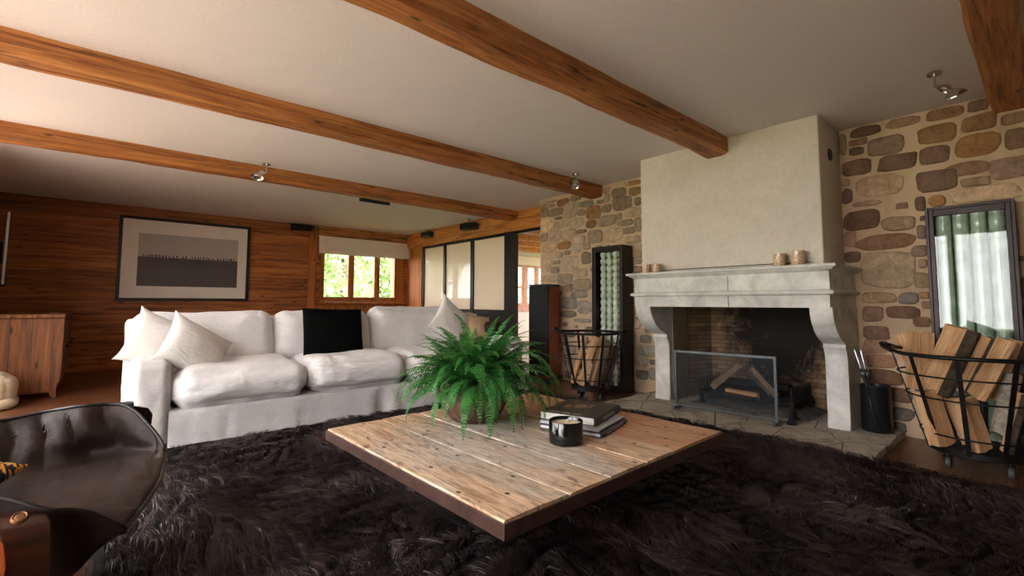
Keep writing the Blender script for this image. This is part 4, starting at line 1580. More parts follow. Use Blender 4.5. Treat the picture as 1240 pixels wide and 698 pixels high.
for lo, hi in (((-t, -t, TZ - .056), (0, TD + t, TZ - .007)), ((TW, -t, TZ - .056), (TW + t, TD + t, TZ - .007)), ((0, -t, TZ - .056), (TW, 0, TZ - .007)), ((0, TD, TZ - .056), (TW, TD + t, TZ - .007))):
    box(bm, lo, hi, .0015)
finish("steel_edge", bm, M["rust"], table, local=True)
bm = BM()
for (x, y) in ((.56, .52), (TW - .56, .52), (.56, TD - .52), (TW - .56, TD - .52)):
    b2 = BM()
    box(b2, (x - .035, y - .035, .0305), (x + .035, y + .035, TZ - .05), .004)
    finish("leg", b2, M["steel_dark"], table, local=True)
for lo, hi in (((.525, .485, TZ - .09), (TW - .525, .555, TZ - .051)), ((.525, TD - .555, TZ - .09), (TW - .525, TD - .485, TZ - .051))):
    b2 = BM()
    box(b2, lo, hi)
    finish("under_rail", b2, M["steel_dark"], table, local=True)
bm.free()

# ------------------------------------------------------------- potted fern
PC = Vector((1.635, 2.185, TZ + .004))
fern = thing("potted_fern", "bushy green sword fern in a rough clay bowl on the low table", "potted plant", tuple(PC))
bm = BM()
prof = [(.001, 0), (.11, 0), (.125, .006), (.155, .04), (.19, .1), (.203, .15), (.2, .19), (.185, .215), (.178, .222), (.168, .215), (.17, .19), (.001, .17)]
lathe(bm, prof, PC, 40, cap=False)
for v in bm.verts:
    k = noise.fractal(v.co * 14, 1, 2, 3)
    d = (v.co - PC)
    d.z = 0
    if d.length > .05 and v.co.z > PC.z + .01:
        v.co += d.normalized() * .004 * k
finish("pot", bm, M["clay"], fern, smooth=True, sharp=50)
bm = BM()
lathe(bm, [(.172, PC.z + .195), (.12, PC.z + .205), (.05, PC.z + .21), (.001, PC.z + .21)], (PC.x, PC.y, 0), 24, cap=False)
finish("soil", bm, M["soil"], fern, smooth=True)

def frond(root3, az, el, L, droop, npair, wmax, twist, seed):
    r = random.Random(seed)
    bm = BM()
    pts = []
    p = Vector(root3)
    th = el
    seg = 22
    a = az
    for i in range(seg + 1):
        pts.append(p.copy())
        t = i / seg
        d = Vector((math.cos(a) * math.cos(th), math.sin(a) * math.cos(th), math.sin(th)))
        p = p + d * (L / seg)
        th -= droop / seg * (0.35 + 1.5 * t)
        th = max(th, -1.5)
        a += twist / seg
    tube(bm, pts, [.0024 * (1 - .8 * i / seg) for i in range(seg + 1)], 5, mat=1)
    for k in range(npair):
        t = .10 + .90 * (k + .5) / npair
        f = t * seg
        i = min(int(f), seg - 1)
        q = pts[i].lerp(pts[i + 1], f - i)
        d = (pts[i + 1] - pts[i]).normalized()
        s = d.cross(Vector((0, 0, 1)))
        if s.length < .05:
            s = Vector((math.sin(az), -math.cos(az), 0))
        s.normalize()
        up = s.cross(d).normalized()
        w = wmax * (min(1, t / .22) ** .6) * (1 - max(0, (t - .35) / .65) ** 1.6) + .004
        for sg in (-1, 1):
            dirn = (s * sg + d * r.uniform(.18, .42) + up * r.uniform(-.22, .18)).normalized()
            hw = L / npair * .36
            a1 = q + d * hw * .9
            a0 = q - d * hw * .9
            m = q + dirn * w * .55
            tip = q + dirn * w + d * w * .12 - up * w * .16 + Vector((0, 0, -.12 * w))
            n1 = bm.verts.new(a0)
            n2 = bm.verts.new(a1)
            m1 = bm.verts.new(m - d * hw * .85 + up * .1 * hw)
            m2 = bm.verts.new(m + d * hw * .8 + up * .1 * hw)
            tp = bm.verts.new(tip)
            bm.faces.new((n1, n2, m2, m1))
            bm.faces.new((m1, m2, tp))
    return bm
rf = random.Random(21)
fn = 0
def add_frond(az, el, L, droop, wmax=.05, rr=.05):
    global fn
    fn += 1
    r0 = rr * rf.uniform(.3, 1.6)
    base = (PC.x + math.cos(az) * r0, PC.y + math.sin(az) * r0, PC.z + .2)
    bm = frond(base, az, el, L, droop, max(20, int(L / .0150)), wmax, rf.uniform(-.5, .5), fn)
    finish("frond", bm, [M["fern"], M["fern_stem"]], fern, smooth=False)
golden = 2.399963
for i in range(100):
    az = i * golden + rf.uniform(-.25, .25)
    ring = i / 100
    el = 1.38 - 1.12 * ring + rf.uniform(-.16, .16)
    L = .455 + .075 * ring + rf.uniform(-.06, .06)
    droop = .95 + .75 * ring + rf.uniform(-.3, .5)
    # the side towards the books and the hearth trails lowest
    side = math.cos(az - math.radians(-40))
    if side > .6 and ring > .35:
        L += .06
        droop += .75
    if math.cos(az - math.radians(-128)) > .5 and ring > .5:
        L *= .85
        droop += .7
    if math.cos(az - math.radians(138)) > .35:
        L *= .86
    add_frond(az, el, L, droop, rf.uniform(.038, .056))
# the short inner fronds below them, too many to part
bm = BM()
for i in range(150):
    az = i * golden * 1.3 + rf.uniform(-.4, .4)
    base = (PC.x + math.cos(az) * .09 * rf.random(), PC.y + math.sin(az) * .09 * rf.random(), PC.z + .2)
    b2 = frond(base, az, rf.uniform(.1, 1.4), rf.uniform(.24, .42), rf.uniform(.8, 2.2), 24, rf.uniform(.032, .048), rf.uniform(-.6, .6), 300 + i)
    tmp = bpy.data.meshes.new("tmp")
    b2.to_mesh(tmp)
    b2.free()
    bm.from_mesh(tmp)
    bpy.data.meshes.remove(tmp)
o = finish("inner_fronds", bm, [M["fern"], M["fern_stem"]], fern)
o["kind"] = "stuff"

# ------------------------------------------------------------- books & candle
def book(name, label, corner, ang, w, d, z, h, cover, deco=None):
    """corner = near-left corner; w runs along ang, d to its left."""
    root = thing(name, label, "book", (corner[0], corner[1], z), "books stacked on the low table")
    root.rotation_euler = (0, 0, math.radians(ang))
    bm = BM()
    box(bm, (.0, .0, 0), (w, d, .0035), .001)
    box(bm, (.0, .0, h - .0035), (w, d, h), .001)
    # rounded spine on the far w side
    rings = []
    for yy in (0, d):
        rings.append([(w - .002, yy, 0), (w + .005, yy, h * .2), (w + .007, yy, h * .5), (w + .005, yy, h * .8), (w - .002, yy, h), (w - .006, yy, h - .003), (w - .004, yy, h * .5), (w - .006, yy, .003)])
    loft(bm, rings)
    finish("cover", bm, cover, root, local=True)
    bm = BM()
    box(bm, (.004, .005, .0035), (w - .005, d - .005, h - .0035))
    finish("page_block", bm, M["pages"], root, local=True)
    if deco:
        deco(root, w, d, h)
    return root
# axes from the photo: spine edge runs from the near corner to the far one
def deco_top(root, w, d, h):
    bm = BM()
    for (a, b, c, e, s) in ((.35, .56, .45, .72, 1), (.58, .66, .50, .80, 2), (.2, .3, .4, .62, 3), (.22, .27, .72, .9, 4)):
        m = 9
        vs = []
        for i in range(m):
            t = 2 * PI * i / m
            vs.append(bm.verts.new((w * (a + b) / 2 + w * (b - a) / 2 * math.cos(t) * (1 + .3 * noise.noise(Vector((i, s, 0)))), d * (c + e) / 2 + d * (e - c) / 2 * math.sin(t), h + .0004)))
        bm.faces.new(vs)
    finish("cover_picture", bm, M["cover_tan"], root, local=True)
    bm = BM()
    for i in range(12):
        x = .04 + i * .016
        if i in (4, 8):
            continue
        box(bm, (x, .022, h), (x + .011, .042, h + .0005))
    finish("cover_lettering", bm, M["cover_white"], root, local=True)
    bm = BM()
    for i in range(9):
        yy = .10 + i * .02
        box(bm, (w + .0058, yy, h * .35), (w + .0078, yy + .012, h * .66))
    finish("spine_lettering", bm, M["cover_white"], root, local=True)
def deco_side(root, w, d, h):
    bm = BM()
    for i in range(11):
        yy = .06 + i * .022
        box(bm, (w + .0058, yy, h * .3), (w + .0078, yy + .013, h * .7))
    finish("spine_lettering", bm, M["cover_white"], root, local=True)
z = TZ + .004
book("book", "navy edged book at the bottom of the stack behind the candle", (1.785, 1.81), -74, .345, .36, z, .022, M["book_blue"], deco_side)
book("book", "thin pale grey and blue book in the middle of the stack", (1.80, 1.825), -75, .335, .345, z + .0225, .014, M["book_pale"])
book("book", "thick dark photo book with white pages on top of the stack", (1.822, 1.845), -73, .315, .38, z + .037, .042, M["book_black"], deco_top)

cd = thing("candle", "wide black three wick jar candle in front of the books", "candle", (1.70, 1.545, TZ + .004))
c0 = (1.70, 1.545, 0)
z = TZ + .004
bm = BM()
lathe(bm, [(.001, z), (.074, z), (.08, z + .004), (.081, z + .012), (.081, z + .104), (.079, z + .106), (.077, z + .104), (.076, z + .05)], c0, 44, cap=False)
finish("jar", bm, M["candle_glass"], cd, smooth=True, sharp=50)
bm = BM()
lathe(bm, [(.076, z + .089), (.05, z + .087), (.001, z + .087)], c0, 36, cap=False)
finish("wax", bm, M["wax"], cd, smooth=True)
for k in range(3):
    a = k * 2.09 + .6
    bm = BM()
    x, y = c0[0] + .036 * math.cos(a), c0[1] + .036 * math.sin(a)
    tube(bm, [(x, y, z + .086), (x + .001, y, z + .094), (x + .003, y + .001, z + .1)], .0016, 6)
    finish("wick", bm, M["wick"], cd)

# ------------------------------------------------------------- glass block lamps
def glass_lamp(name, label, y0, y1, x0, x1, ztop, lean, mat_tube, ntube, ripple, group="tall glass lamps on the stone wall"):
    root = thing(name, label, "lamp", ((x0 + x1) / 2, (y0 + y1) / 2, 0), group)
    def P(bm):
        for v in bm.verts:
            v.co.x += lean * v.co.z / ztop
    fw = .045
    bm = BM()
    for lo, hi in (((x0, y0, 0), (x1, y0 + .018, ztop)), ((x0, y1 - .018, 0), (x1, y1, ztop)), ((x0, y0 + .018, 0), (x1, y1 - .018, .03)), ((x0, y0 + .018, ztop - .02), (x1, y1 - .018, ztop))):
        box(bm, lo, hi, .002)
    P(bm)
    finish("frame", bm, M["lamp_frame"], root)
    bm = BM()
    for lo, hi in (((x0 + .004, y0 + .019, .03), (x0 + .03, y0 + fw, ztop - .02)), ((x0 + .004, y1 - fw, .03), (x0 + .03, y1 - .019, ztop - .02)), ((x0 + .0045, y0 + fw, .03), (x0 + .0295, y1 - fw, .03 + fw)), ((x0 + .0045, y0 + fw, ztop - .02 - fw), (x0 + .0295, y1 - fw, ztop - .02))):
        box(bm, lo, hi, .003)
    P(bm)
    finish("door_frame", bm, M["lamp_frame"], root)
    bm = BM()
    box(bm, (x1 - .012, y0 + .019, .03), (x1 - .004, y1 - .019, ztop - .02))
    P(bm)
    finish("back_panel", bm, M["lamp_back"], root)
    step = (y1 - y0 - 2 * fw) / ntube
    for k in range(ntube):
        yc = y0 + fw + step * (k + .5)
        R = min(step * .47, (x1 - x0) * .36)
        prof = []
        m = int((ztop - .12) / .016)
        for i in range(m + 1):
            zz = .05 + (ztop - .1) * i / m
            prof.append((R * (1 - ripple * (1 - abs(math.sin(PI * zz / .082)) ** .6)), zz))
        bm = BM()
        lathe(bm, prof, ((x0 + x1) / 2 + .012, yc, 0), 16)
        P(bm)
        finish("glass_tube", bm, mat_tube, root, smooth=True)
    bm = BM()
    box(bm, (x0 + .012, y0 + fw - .004, .03 + fw), (x0 + .018, y1 - fw + .004, ztop - .02 - fw))
    P(bm)
    finish("pane", bm, M["lamp_glass"], root)
    bm = BM()
    cyl(bm, (x0 + .006, y1 - .03, ztop * .6), (x0 - .012, y1 - .03, ztop * .6), .008, n=10)
    P(bm)
    finish("latch", bm, M["iron"], root)
glass_lamp("glass_lamp", "tall dark steel cased lamp of beaded clear glass tubes between speaker and fireplace", 3.185, 3.625, 4.455, 4.66, 1.69, .015, M["tube_glass"], 4, .55)
glass_lamp("glass_lamp", "tall dark steel cased lamp of smooth greenish glass tubes behind the heaped log basket", .113, .568, 4.55, 4.672, 1.722, .01, M["green_tube"], 4, .06)

# ------------------------------------------------------------- log baskets
def basket(name, label, cx, cy, az0, RT=.392, RB=.23):
    root = thing(name, label, "basket", (cx, cy, 0), "wheeled iron log baskets")
    ZT, ZB = .70, .125
    def R(z):
        return RB + (RT - RB) * (z - ZB) / (ZT - ZB)
    def ringpts(r, z, n=44):
        return [(cx + r * math.cos(2 * PI * k / n), cy + r * math.sin(2 * PI * k / n), z) for k in range(n)]
    bm = BM()
    pts = ringpts(RT + .004, ZT)
    pts = [(x, y, z + .02 * max(0, math.cos(2 * PI * k / 44 - az0)) ** 12 + .02 * max(0, -math.cos(2 * PI * k / 44 - az0)) ** 12) for k, (x, y, z) in enumerate(pts)]
    tube(bm, pts, .0125, 8, close=True)
    finish("rim", bm, M["iron"], root, smooth=True)
    for s in (0, 1):
        bm = BM()
        a = az0 + s * PI
        q = []
        for t in (-.42, -.2, 0, .2, .42):
            q.append((cx + (RT + .012 + .045 * math.cos(t * 3.2)) * math.cos(a + t), cy + (RT + .012 + .045 * math.cos(t * 3.2)) * math.sin(a + t), ZT + .005 + .035 * math.cos(t * 3.6)))
        tube(bm, q, [.012, .014, .016, .014, .012], 8)
        finish("handle", bm, M["iron"], root, smooth=True)
    nb = 10
    for k in range(nb):
        a = az0 + .18 + 2 * PI * k / nb
        d = Vector((math.cos(a), math.sin(a), 0))
        bm = BM()
        p0 = Vector((cx, cy, 0)) + d * (RT + .002)
        p1 = Vector((cx, cy, 0)) + d * (RB + .006)
        ribbon(bm, [(p0.x, p0.y, ZT), (p1.x, p1.y, ZB - .01)], .024, .007, d)
        finish("upright_bar", bm, M["iron"], root)
    for z in (.575, .44, .215):
        bm = BM()
        tube(bm, ringpts(R(z) + .012, z), .0055, 6, close=True)
        finish("hoop", bm, M["iron"], root, smooth=True)
    bm = BM()
    lathe(bm, [(.001, ZB - .025), (RB, ZB - .025), (RB + .01, ZB - .02), (RB + .01, ZB + .012), (RB, ZB + .012), (RB - .004, ZB - .006), (.001, ZB - .006)], (cx, cy, 0), 40, cap=False)
    finish("base_tray", bm, M["iron"], root, smooth=True, sharp=40)
    for k in range(4):
        a = az0 + PI / 4 + k * PI / 2
        x, y = cx + (RB - .04) * math.cos(a), cy + (RB - .04) * math.sin(a)
        bm = BM()
        cyl(bm, (x, y, ZB - .02), (x, y, .075), .012, n=10)
        for s in (-1, 1):
            ribbon(bm, [(x, y + s * .017, .08), (x + .012, y + s * .017, .055), (x + .022, y + s * .017, .03)], .02, .004, (0, 1, 0))
        w = finish("caster", bm, M["iron"], root)
        bm = BM()
        lathe(bm, [(.012, -.012), (.03, -.013), (.034, -.008), (.034, .008), (.03, .013), (.012, .012)], (x + .022, y, .035), 22, M=Matrix.Rotation(PI / 2, 3, "X"), cap=True)
        finish("wheel", bm, M["rubber"], w, smooth=True, sharp=40)
basket("log_basket", "round iron wheeled basket heaped with split logs in front of the green glass lamp", 4.135, .33, math.radians(93))
basket("log_basket", "round iron wheeled basket half filled with thin logs by the clear glass lamp", 4.0, 3.28, math.radians(125), .335, .195)

G1 = "split logs in the heaped basket"
W = [M["split"], M["log_end"], M["bark"]]
WG = [M["split"], M["log_end_grey"], M["bark"]]
WB = [M["split"], M["log_end"], M["birch"]]
for args in (
    ((4.371, .70, .80), (4.35, .62, .49), .085, "small orange log poking out at the back of the heap beside the square log", "tri", 200, 1, W, .08),
    ((4.245, .575, .825), (4.24, .60, .45), .125, "upright square-cut log with a pale flat top near the basket's handle", "square", 35, 2, W, .11),
    ((4.09, .345, .862), (4.08, .50, .45), .20, "largest split log with a broad knotty face leaning in the middle of the heap", "wedge", 50, 3, W, .10),
    ((4.18, .245, .81), (4.165, .385, .46), .085, "narrow log with a dark weathered end leaning beside the largest log", "wedge", 40, 4, WG, .09),
    ((4.09, .155, .80), (4.085, .30, .45), .125, "broad split log at the top, second from the far rim, sawn end up", "wedge", 120, 5, W, .09),
    ((4.28, .105, .785), (4.25, .22, .42), .11, "short split log at the top against the rim furthest from the fireplace", "tri", 60, 6, W, .09),
    ((4.025, .535, .475), (4.06, .475, .145), .13, "lower split log with a grey weathered end behind the first bar", "square", 62, 7, WG, .07),
    ((4.035, .36, .44), (4.06, .305, .145), .12, "lower split log standing beneath the largest log", "square", 65, 8, W, .07),
    ((4.19, .16, .60), (4.18, .235, .24), .09, "log with pale flaking bark facing out between the lower logs", "round", 60, 9, WB, .085),
    ((4.07, .115, .50), (4.085, .195, .15), .06, "thin split log at the lower edge furthest from the fireplace", "tri", 40, 10, W, .05),
    ((4.24, .42, .42), (4.22, .34, .15), .12, "dark backed split log half hidden at the bottom of the heap", "wedge", 80, 11, WG, .1),
):
    a0, a1 = Vector(args[0]) - V(.06, 0, 0), Vector(args[1]) - V(.06, 0, 0)
    make_log("firewood_log", a0, a1, args[2], args[3] + ", in the heaped basket" if len(args[3].split()) < 12 else args[3], G1, *args[4:])
G2 = "thin logs in the half filled basket"
for args in (
    ((3.99, 3.33, .63), (3.885, 3.425, .16), .10, "thin orange split log leaning furthest towards the speaker in its basket", "wedge", 140, 21, W, .06),
    ((3.985, 3.185, .66), (3.875, 3.31, .155), .10, "long pale split log leaning second from the speaker in its basket", "square", 150, 22, W, .05),
    ((4.10, 3.17, .65), (4.02, 3.28, .15), .12, "orange split log leaning in the middle of the basket by the clear lamp", "wedge", 150, 23, W, .06),
    ((4.06, 3.06, .62), (3.975, 3.165, .15), .09, "dark barked log leaning beside the orange ones by the clear lamp", "round", 10, 24, [M["bark"], M["log_end"], M["bark"]], .08),
    ((4.17, 3.06, .55), (4.10, 3.14, .15), .09, "brown split log lowest in the basket, nearest the clear lamp", "tri", 60, 25, WG, .08),
):
    make_log("firewood_log", args[0], args[1], args[2], args[3], G2, *args[4:])

# ------------------------------------------------------------- tower speaker
root = thing("tower_speaker", "tall floor speaker with black grille and red brown veneer sides at the doorway", "speaker", (4.4, 4.4, 0))
ang = math.radians(197)
nx, ny = math.cos(ang), math.sin(ang)
Rz = Matrix.Rotation(ang, 3, "Z")
c = Vector((4.41, 4.385, 0))
Mx = Matrix.Translation(c) @ Rz.to_4x4()
bm = BM()
box(bm, (-.17, -.15, .07), (.13, .15, 1.235), .012, 2, M=Mx)
finish("cabinet", bm, M["speaker_wood"], root, smooth=True, sharp=40)
bm = BM()
box(bm, (.13, -.145, .09), (.155, .145, 1.235), .018, 3, M=Mx)
finish("grille", bm, M["speaker_cloth"], root, smooth=True, sharp=40)
bm = BM()
box(bm, (-.172, -.152, 1.236), (.145, .152, 1.262), .008, 2, M=Mx)
finish("top_plate", bm, M["black_plastic"], root)
bm = BM()
box(bm, (-.2, -.18, .025), (.18, .18, .07), .008, 2, M=Mx)
for sx in (-.17, .15):
    for sy in (-.15, .15):
        p = Mx @ Vector((sx, sy, 0))
        cyl(bm, (p.x, p.y, .0), (p.x, p.y, .03), .016, n=12)
finish("plinth", bm, M["black_plastic"], root)

# ------------------------------------------------------------- picture
pic = thing("framed_picture", "large black framed print of small dark figures on a horizon, hung on the boards", "picture", (1.07, YB, 1.68))
px0, px1, pz0, pz1 = .175, 1.955, 1.035, 2.345
y1, y0 = YB - .004, YB - .045
fw = .045
bm = BM()
for lo, hi in (((px0, y0, pz0), (px0 + fw, y1, pz1)), ((px1 - fw, y0, pz0), (px1, y1, pz1)), ((px0 + fw, y0, pz0), (px1 - fw, y1, pz0 + fw)), ((px0 + fw, y0, pz1 - fw), (px1 - fw, y1, pz1))):
    box(bm, lo, hi, .003)
finish("frame", bm, M["frame_black"], pic)
bm = BM()
box(bm, (px0 + fw - .002, y0 + .016, pz0 + fw - .002), (px1 - fw + .002, y1 - .002, pz1 - fw + .002))
finish("mat_board", bm, M["mat"], pic)
ix0, ix1, iz0, iz1 = .415, 1.775, 1.265, 2.09
zh = 1.725
bm = BM()
box(bm, (ix0, y0 + .0145, zh), (ix1, y0 + .0165, iz1))
pr_ = finish("print", bm, M["print_sky"], pic)
bm = BM()
box(bm, (ix0, y0 + .0140, iz0), (ix1, y0 + .0164, zh))
finish("dark_ground", bm, M["print_dark"], pr_)
r = random.Random(4)
x = ix0 + .07
while x < ix1 - .05:
    bm = BM()
    w, h = r.uniform(.016, .028), r.uniform(.03, .045)
    m = 10
    vs = []
    for i in range(m):
        t = 2 * PI * i / m
        vs.append(bm.verts.new((x + w / 2 * math.cos(t) * (1 + .25 * math.sin(3 * t + x * 40)), y0 + .0136, zh + h * .5 + h / 2 * math.sin(t))))
    bm.faces.new(vs)
    box(bm, (x - .003, y0 + .0137, zh - .002), (x + .003, y0 + .0142, zh + h * .3))
    finish("figure", bm, M["ink"], pr_)
    x += r.choice([.034, .038, .042, .05, .08])

# ------------------------------------------------------------- television
tv = thing("television", "thin black flat television seen edge on above the old wooden chest", "television", (-.85, 8.2, 1.22))
d = Vector((-.1035, .9946, 0)).normalized()
A = Vector((-.777, 7.5, 0))
Mx = Matrix((( d.y, d.x, 0, A.x), (-d.x, d.y, 0, A.y), (0, 0, 1, 0), (0, 0, 0, 1)))
bm = BM()
vs = box(bm, (-.035, .012, 1.205), (0, 1.35, 2.0), .004, 2, M=Mx)
for v in bm.verts:
    v.co.x += (v.co.z - 1.6) * .012
finish("screen_panel", bm, M["black_plastic"], tv, smooth=True, sharp=40)
bm = BM()
box(bm, (-.030, 0, 1.203), (-.008, .0125, 2.002), .003, M=Mx)
for v in bm.verts:
    v.co.x += (v.co.z - 1.6) * .012
finish("edge_trim", bm, M["steel"], tv)["label"] = "bright metal edge"
bm = BM()
box(bm, (-1.198, 7.98, 1.42), (-1.16, 8.22, 1.76), .01)
box(bm, (-1.17, 8.05, 1.54), (-.95, 8.12, 1.62), .01)
box(bm, (-.96, 7.92, 1.46), (-.895, 8.2, 1.72), .01)
finish("wall_bracket", bm, M["black_plastic"], tv)

# ------------------------------------------------------------- chest
ch = thing("chest", "old amber pine chest standing against the window wall under the television", "chest", (-.75, 8.0, 0))
bm = BM()
box(bm, (-1.17, 6.97, .84), (-.262, 9.05, .885), .012)
finish("top", bm, M["chest"], ch)
bm = BM()
prism(bm, [(-1.16, .0), (-1.0, 0.0), (-.96, .06), (-.36, .06), (-.33, 0), (-.30, 0), (-.30, .14), (-.283, .17), (-.272, .30), (-.27, .84), (-1.16, .84)], 7.0, 7.04, "y")
finish("end_panel", bm, M["chest"], ch)
bm = BM()
box(bm, (-1.15, 7.04, .1), (-.29, 9.03, .84), .004)
finish("body", bm, M["chest"], ch)
for k in range(3):
    a = 7.1 + k * .65
    bm = BM()
    box(bm, (-.292, a, .14), (-.274, a + .6, .8), .006)
    dr = finish("door", bm, M["chest"], ch)
    bm = BM()
    lathe(bm, [(.001, 0), (.01, 0), (.01, .014), (.016, .02), (.014, .03), (.001, .032)], (-.274, a + .53, .5), 14, M=Matrix.Rotation(PI / 2, 3, "Y"))
    finish("knob", bm, M["iron"], dr, smooth=True, sharp=40)

root = thing("floor_cushion", "folded cream cloth cushion lying on the planks before the pine chest", "cushion", (-.82, 6.7, 0))
bm = BM()
soft_box(bm, (-.82, 6.68, .165), (.235, .22, .16), .12, 20, puff=(.02, .02, .01), wr=.003, wf=4, seed=4)
for v in bm.verts:
    v.co.z = max(.002, v.co.z)
finish("cover", bm, M["cream_cloth"], root, smooth=True)
bm = BM()
tube(bm, [(-.80, 6.465, .055), (-.66, 6.47, .052), (-.605, 6.52, .052), (-.59, 6.62, .052), (-.595, 6.82, .055)], [.035, .05, .05, .05, .04], 14)
finish("rolled_edge", bm, M["cream_cloth"], root, smooth=True)

# ------------------------------------------------------------- leather chair
chair = thing("lounge_chair", "low dark brown leather lounge chair with rosewood arms at the edge of the rug", "armchair", (-.2, 2.1, 0))
S = [
    [(.08, 1.703, .40), (.121, 1.817, .405), (.176, 1.976, .425), (.202, 2.107, .44), (.213, 2.2, .447), (.217, 2.26, .45)],
    [(.045, 1.695, .43), (.085, 1.84, .418), (.13, 2.02, .436), (.171, 2.30, .436), (.188, 2.328, .462), (.192, 2.335, .50)],
    [(.01, 1.69, .46), (.04, 1.85, .425), (.075, 2.03, .43), (.105, 2.43, .417), (.118, 2.455, .495), (.125, 2.47, .578)],
    [(-.03, 1.68, .482), (-.01, 1.86, .43), (.02, 2.05, .428), (.032, 2.475, .405), (.048, 2.505, .50), (.06, 2.535, .60)],
    [(-.075, 1.66, .502), (-.07, 1.85, .435), (-.06, 2.05, .426), (-.053, 2.456, .40), (-.045, 2.50, .50), (-.04, 2.55, .602)],
    [(-.17, 1.69, .55), (-.18, 1.84, .45), (-.17, 2.03, .425), (-.158, 2.42, .40), (-.145, 2.53, .48), (-.14, 2.63, .582)],
    [(-.30, 1.72, .58), (-.30, 1.84, .46), (-.30, 2.03, .43), (-.305, 2.42, .405), (-.28, 2.53, .48), (-.28, 2.63, .567)],
    [(-.45, 1.76, .60), (-.47, 1.86, .50), (-.50, 2.03, .48), (-.49, 2.30, .48), (-.47, 2.50, .54), (-.46, 2.62, .60)],
    [(-.60, 1.83, .80), (-.63, 1.92, .80), (-.66, 2.06, .80), (-.65, 2.28, .80), (-.62, 2.46, .80), (-.6, 2.54, .80)],
    [(-.70, 1.90, 1.0), (-.73, 1.98, 1.01), (-.75, 2.08, 1.02), (-.74, 2.28, 1.02), (-.72, 2.42, 1.01), (-.7, 2.48, 1.0)],
]
def spline(ps, n):
    ps = [Vector(p) for p in ps]
    out = []
    m = len(ps) - 1
    for i in range(n + 1):
        t = i / n * m
        k = min(int(t), m - 1)
        f = t - k
        p0 = ps[max(k - 1, 0)]; p1 = ps[k]; p2 = ps[k + 1]; p3 = ps[min(k + 2, m)]
        out.append(.5 * ((2 * p1) + (p2 - p0) * f + (2 * p0 - 5 * p1 + 4 * p2 - p3) * f * f + (3 * p1 - p0 - 3 * p2 + p3) * f ** 3))
    return out
rows = [spline(s, 30) for s in S]
colsN = 120
grid = [[None] * (colsN + 1) for _ in range(31)]
for j in range(31):
    c = spline([rows[i][j] for i in range(len(S))], colsN)
    for i in range(colsN + 1):
        grid[j][i] = c[i]
bm = BM()
vv = []
for j in range(31):
    row = []
    for i in range(colsN + 1):
        p = grid[j][i].copy()
        e = min(1, j / 3, (30 - j) / 3, i / 7)
        # gathered folds running up the arm wall and softer pulls over the seat
        wall = max(0, (j - 17) / 13)
        p.z += .012 * e * wall * math.sin(p.x * 62 + p.z * 18 + 1.5 * noise.noise(p * 6)) * (1 if j < 29 else .3)
        p.y -= .020 * e * min(1, wall * 2) * abs(math.sin(p.x * 31 + p.z * 9 + 1.5 * noise.noise(p * 5))) ** 2 - .008 * e * wall * math.sin(p.x * 62 + p.z * 18 + 1.5 * noise.noise(p * 6))
        cr = max(0, 1 - abs(math.sin(p.x * 31 + p.z * 9 + 1.5 * noise.noise(p * 5))) * 5)
        p.y += .012 * e * min(1, wall * 3) * cr
        p.z -= .010 * e * min(1, wall * 3) * cr
        p.z += .009 * e * (1 - wall) * noise.fractal(Vector((p.x * 7, p.y * 16, 2)), 1, 2, 3)
        fr = max(0, 1 - i / 20)
        p.z += .006 * e * fr * math.sin(p.y * 85 + 2 * noise.noise(p * 8)) - .012 * (1 - min(1, i / 5.5)) ** 2
        row.append(bm.verts.new(p))
    vv.append(row)
for j in range(30):
    for i in range(colsN):
        bm.faces.new((vv[j][i], vv[j][i + 1], vv[j + 1][i + 1], vv[j + 1][i]))
finish("seat_shell", bm, M["leather"], chair, smooth=True)
# underside sling
U = []
for k, s in enumerate(S):
    N_, F_ = Vector(s[0]), Vector(s[-1])
    mid = (N_ + F_) / 2
    if k <= 6:
        t = min(1, k / 3)
        drop = .035 + .20 * t
        u1 = N_.lerp(F_, .15) + V(-.01, .0, 0)
        u1.z = N_.z - .05 - .11 * t
        u2 = mid.copy()
        u2.z = .39 - drop
        u2.x -= .03
        u3 = N_.lerp(F_, .9) + V(0, .07 * t, 0)
        u3.z = F_.z - .07 - .23 * t
        U.append([N_ - V(0, -.004, .008), u1, u2, u3, F_ + V(0, .012 * t, -.012)])
    else:
        off = V(-.06, 0, -.03)
        U.append([N_ - V(.01, 0, 0), N_.lerp(F_, .2) + off, mid + off * 1.4, N_.lerp(F_, .8) + off, F_ - V(.01, 0, 0)])
rows = [spline(u, 16) for u in U]
bm = BM()
vv = []
for j in range(17):
    vv.append([bm.verts.new(p) for p in spline([rows[i][j] for i in range(len(U))], 36)])
for j in range(16):
    for i in range(36):
        bm.faces.new((vv[j][i], vv[j][i + 1], vv[j + 1][i + 1], vv[j + 1][i]))
bm.faces.new([vv[j][0] for j in range(17)])
finish("underside_sling", bm, M["black_leather"], chair, smooth=True)
bm = BM()
edge = [grid[0][i] for i in range(colsN, -1, -1)] + [grid[j][0] - V(0, 0, .012) for j in range(1, 30)] + [grid[30][i] for i in range(colsN + 1)]
tube(bm, edge, .0065, 8)
finish("piping", bm, M["piping"], chair, smooth=True)

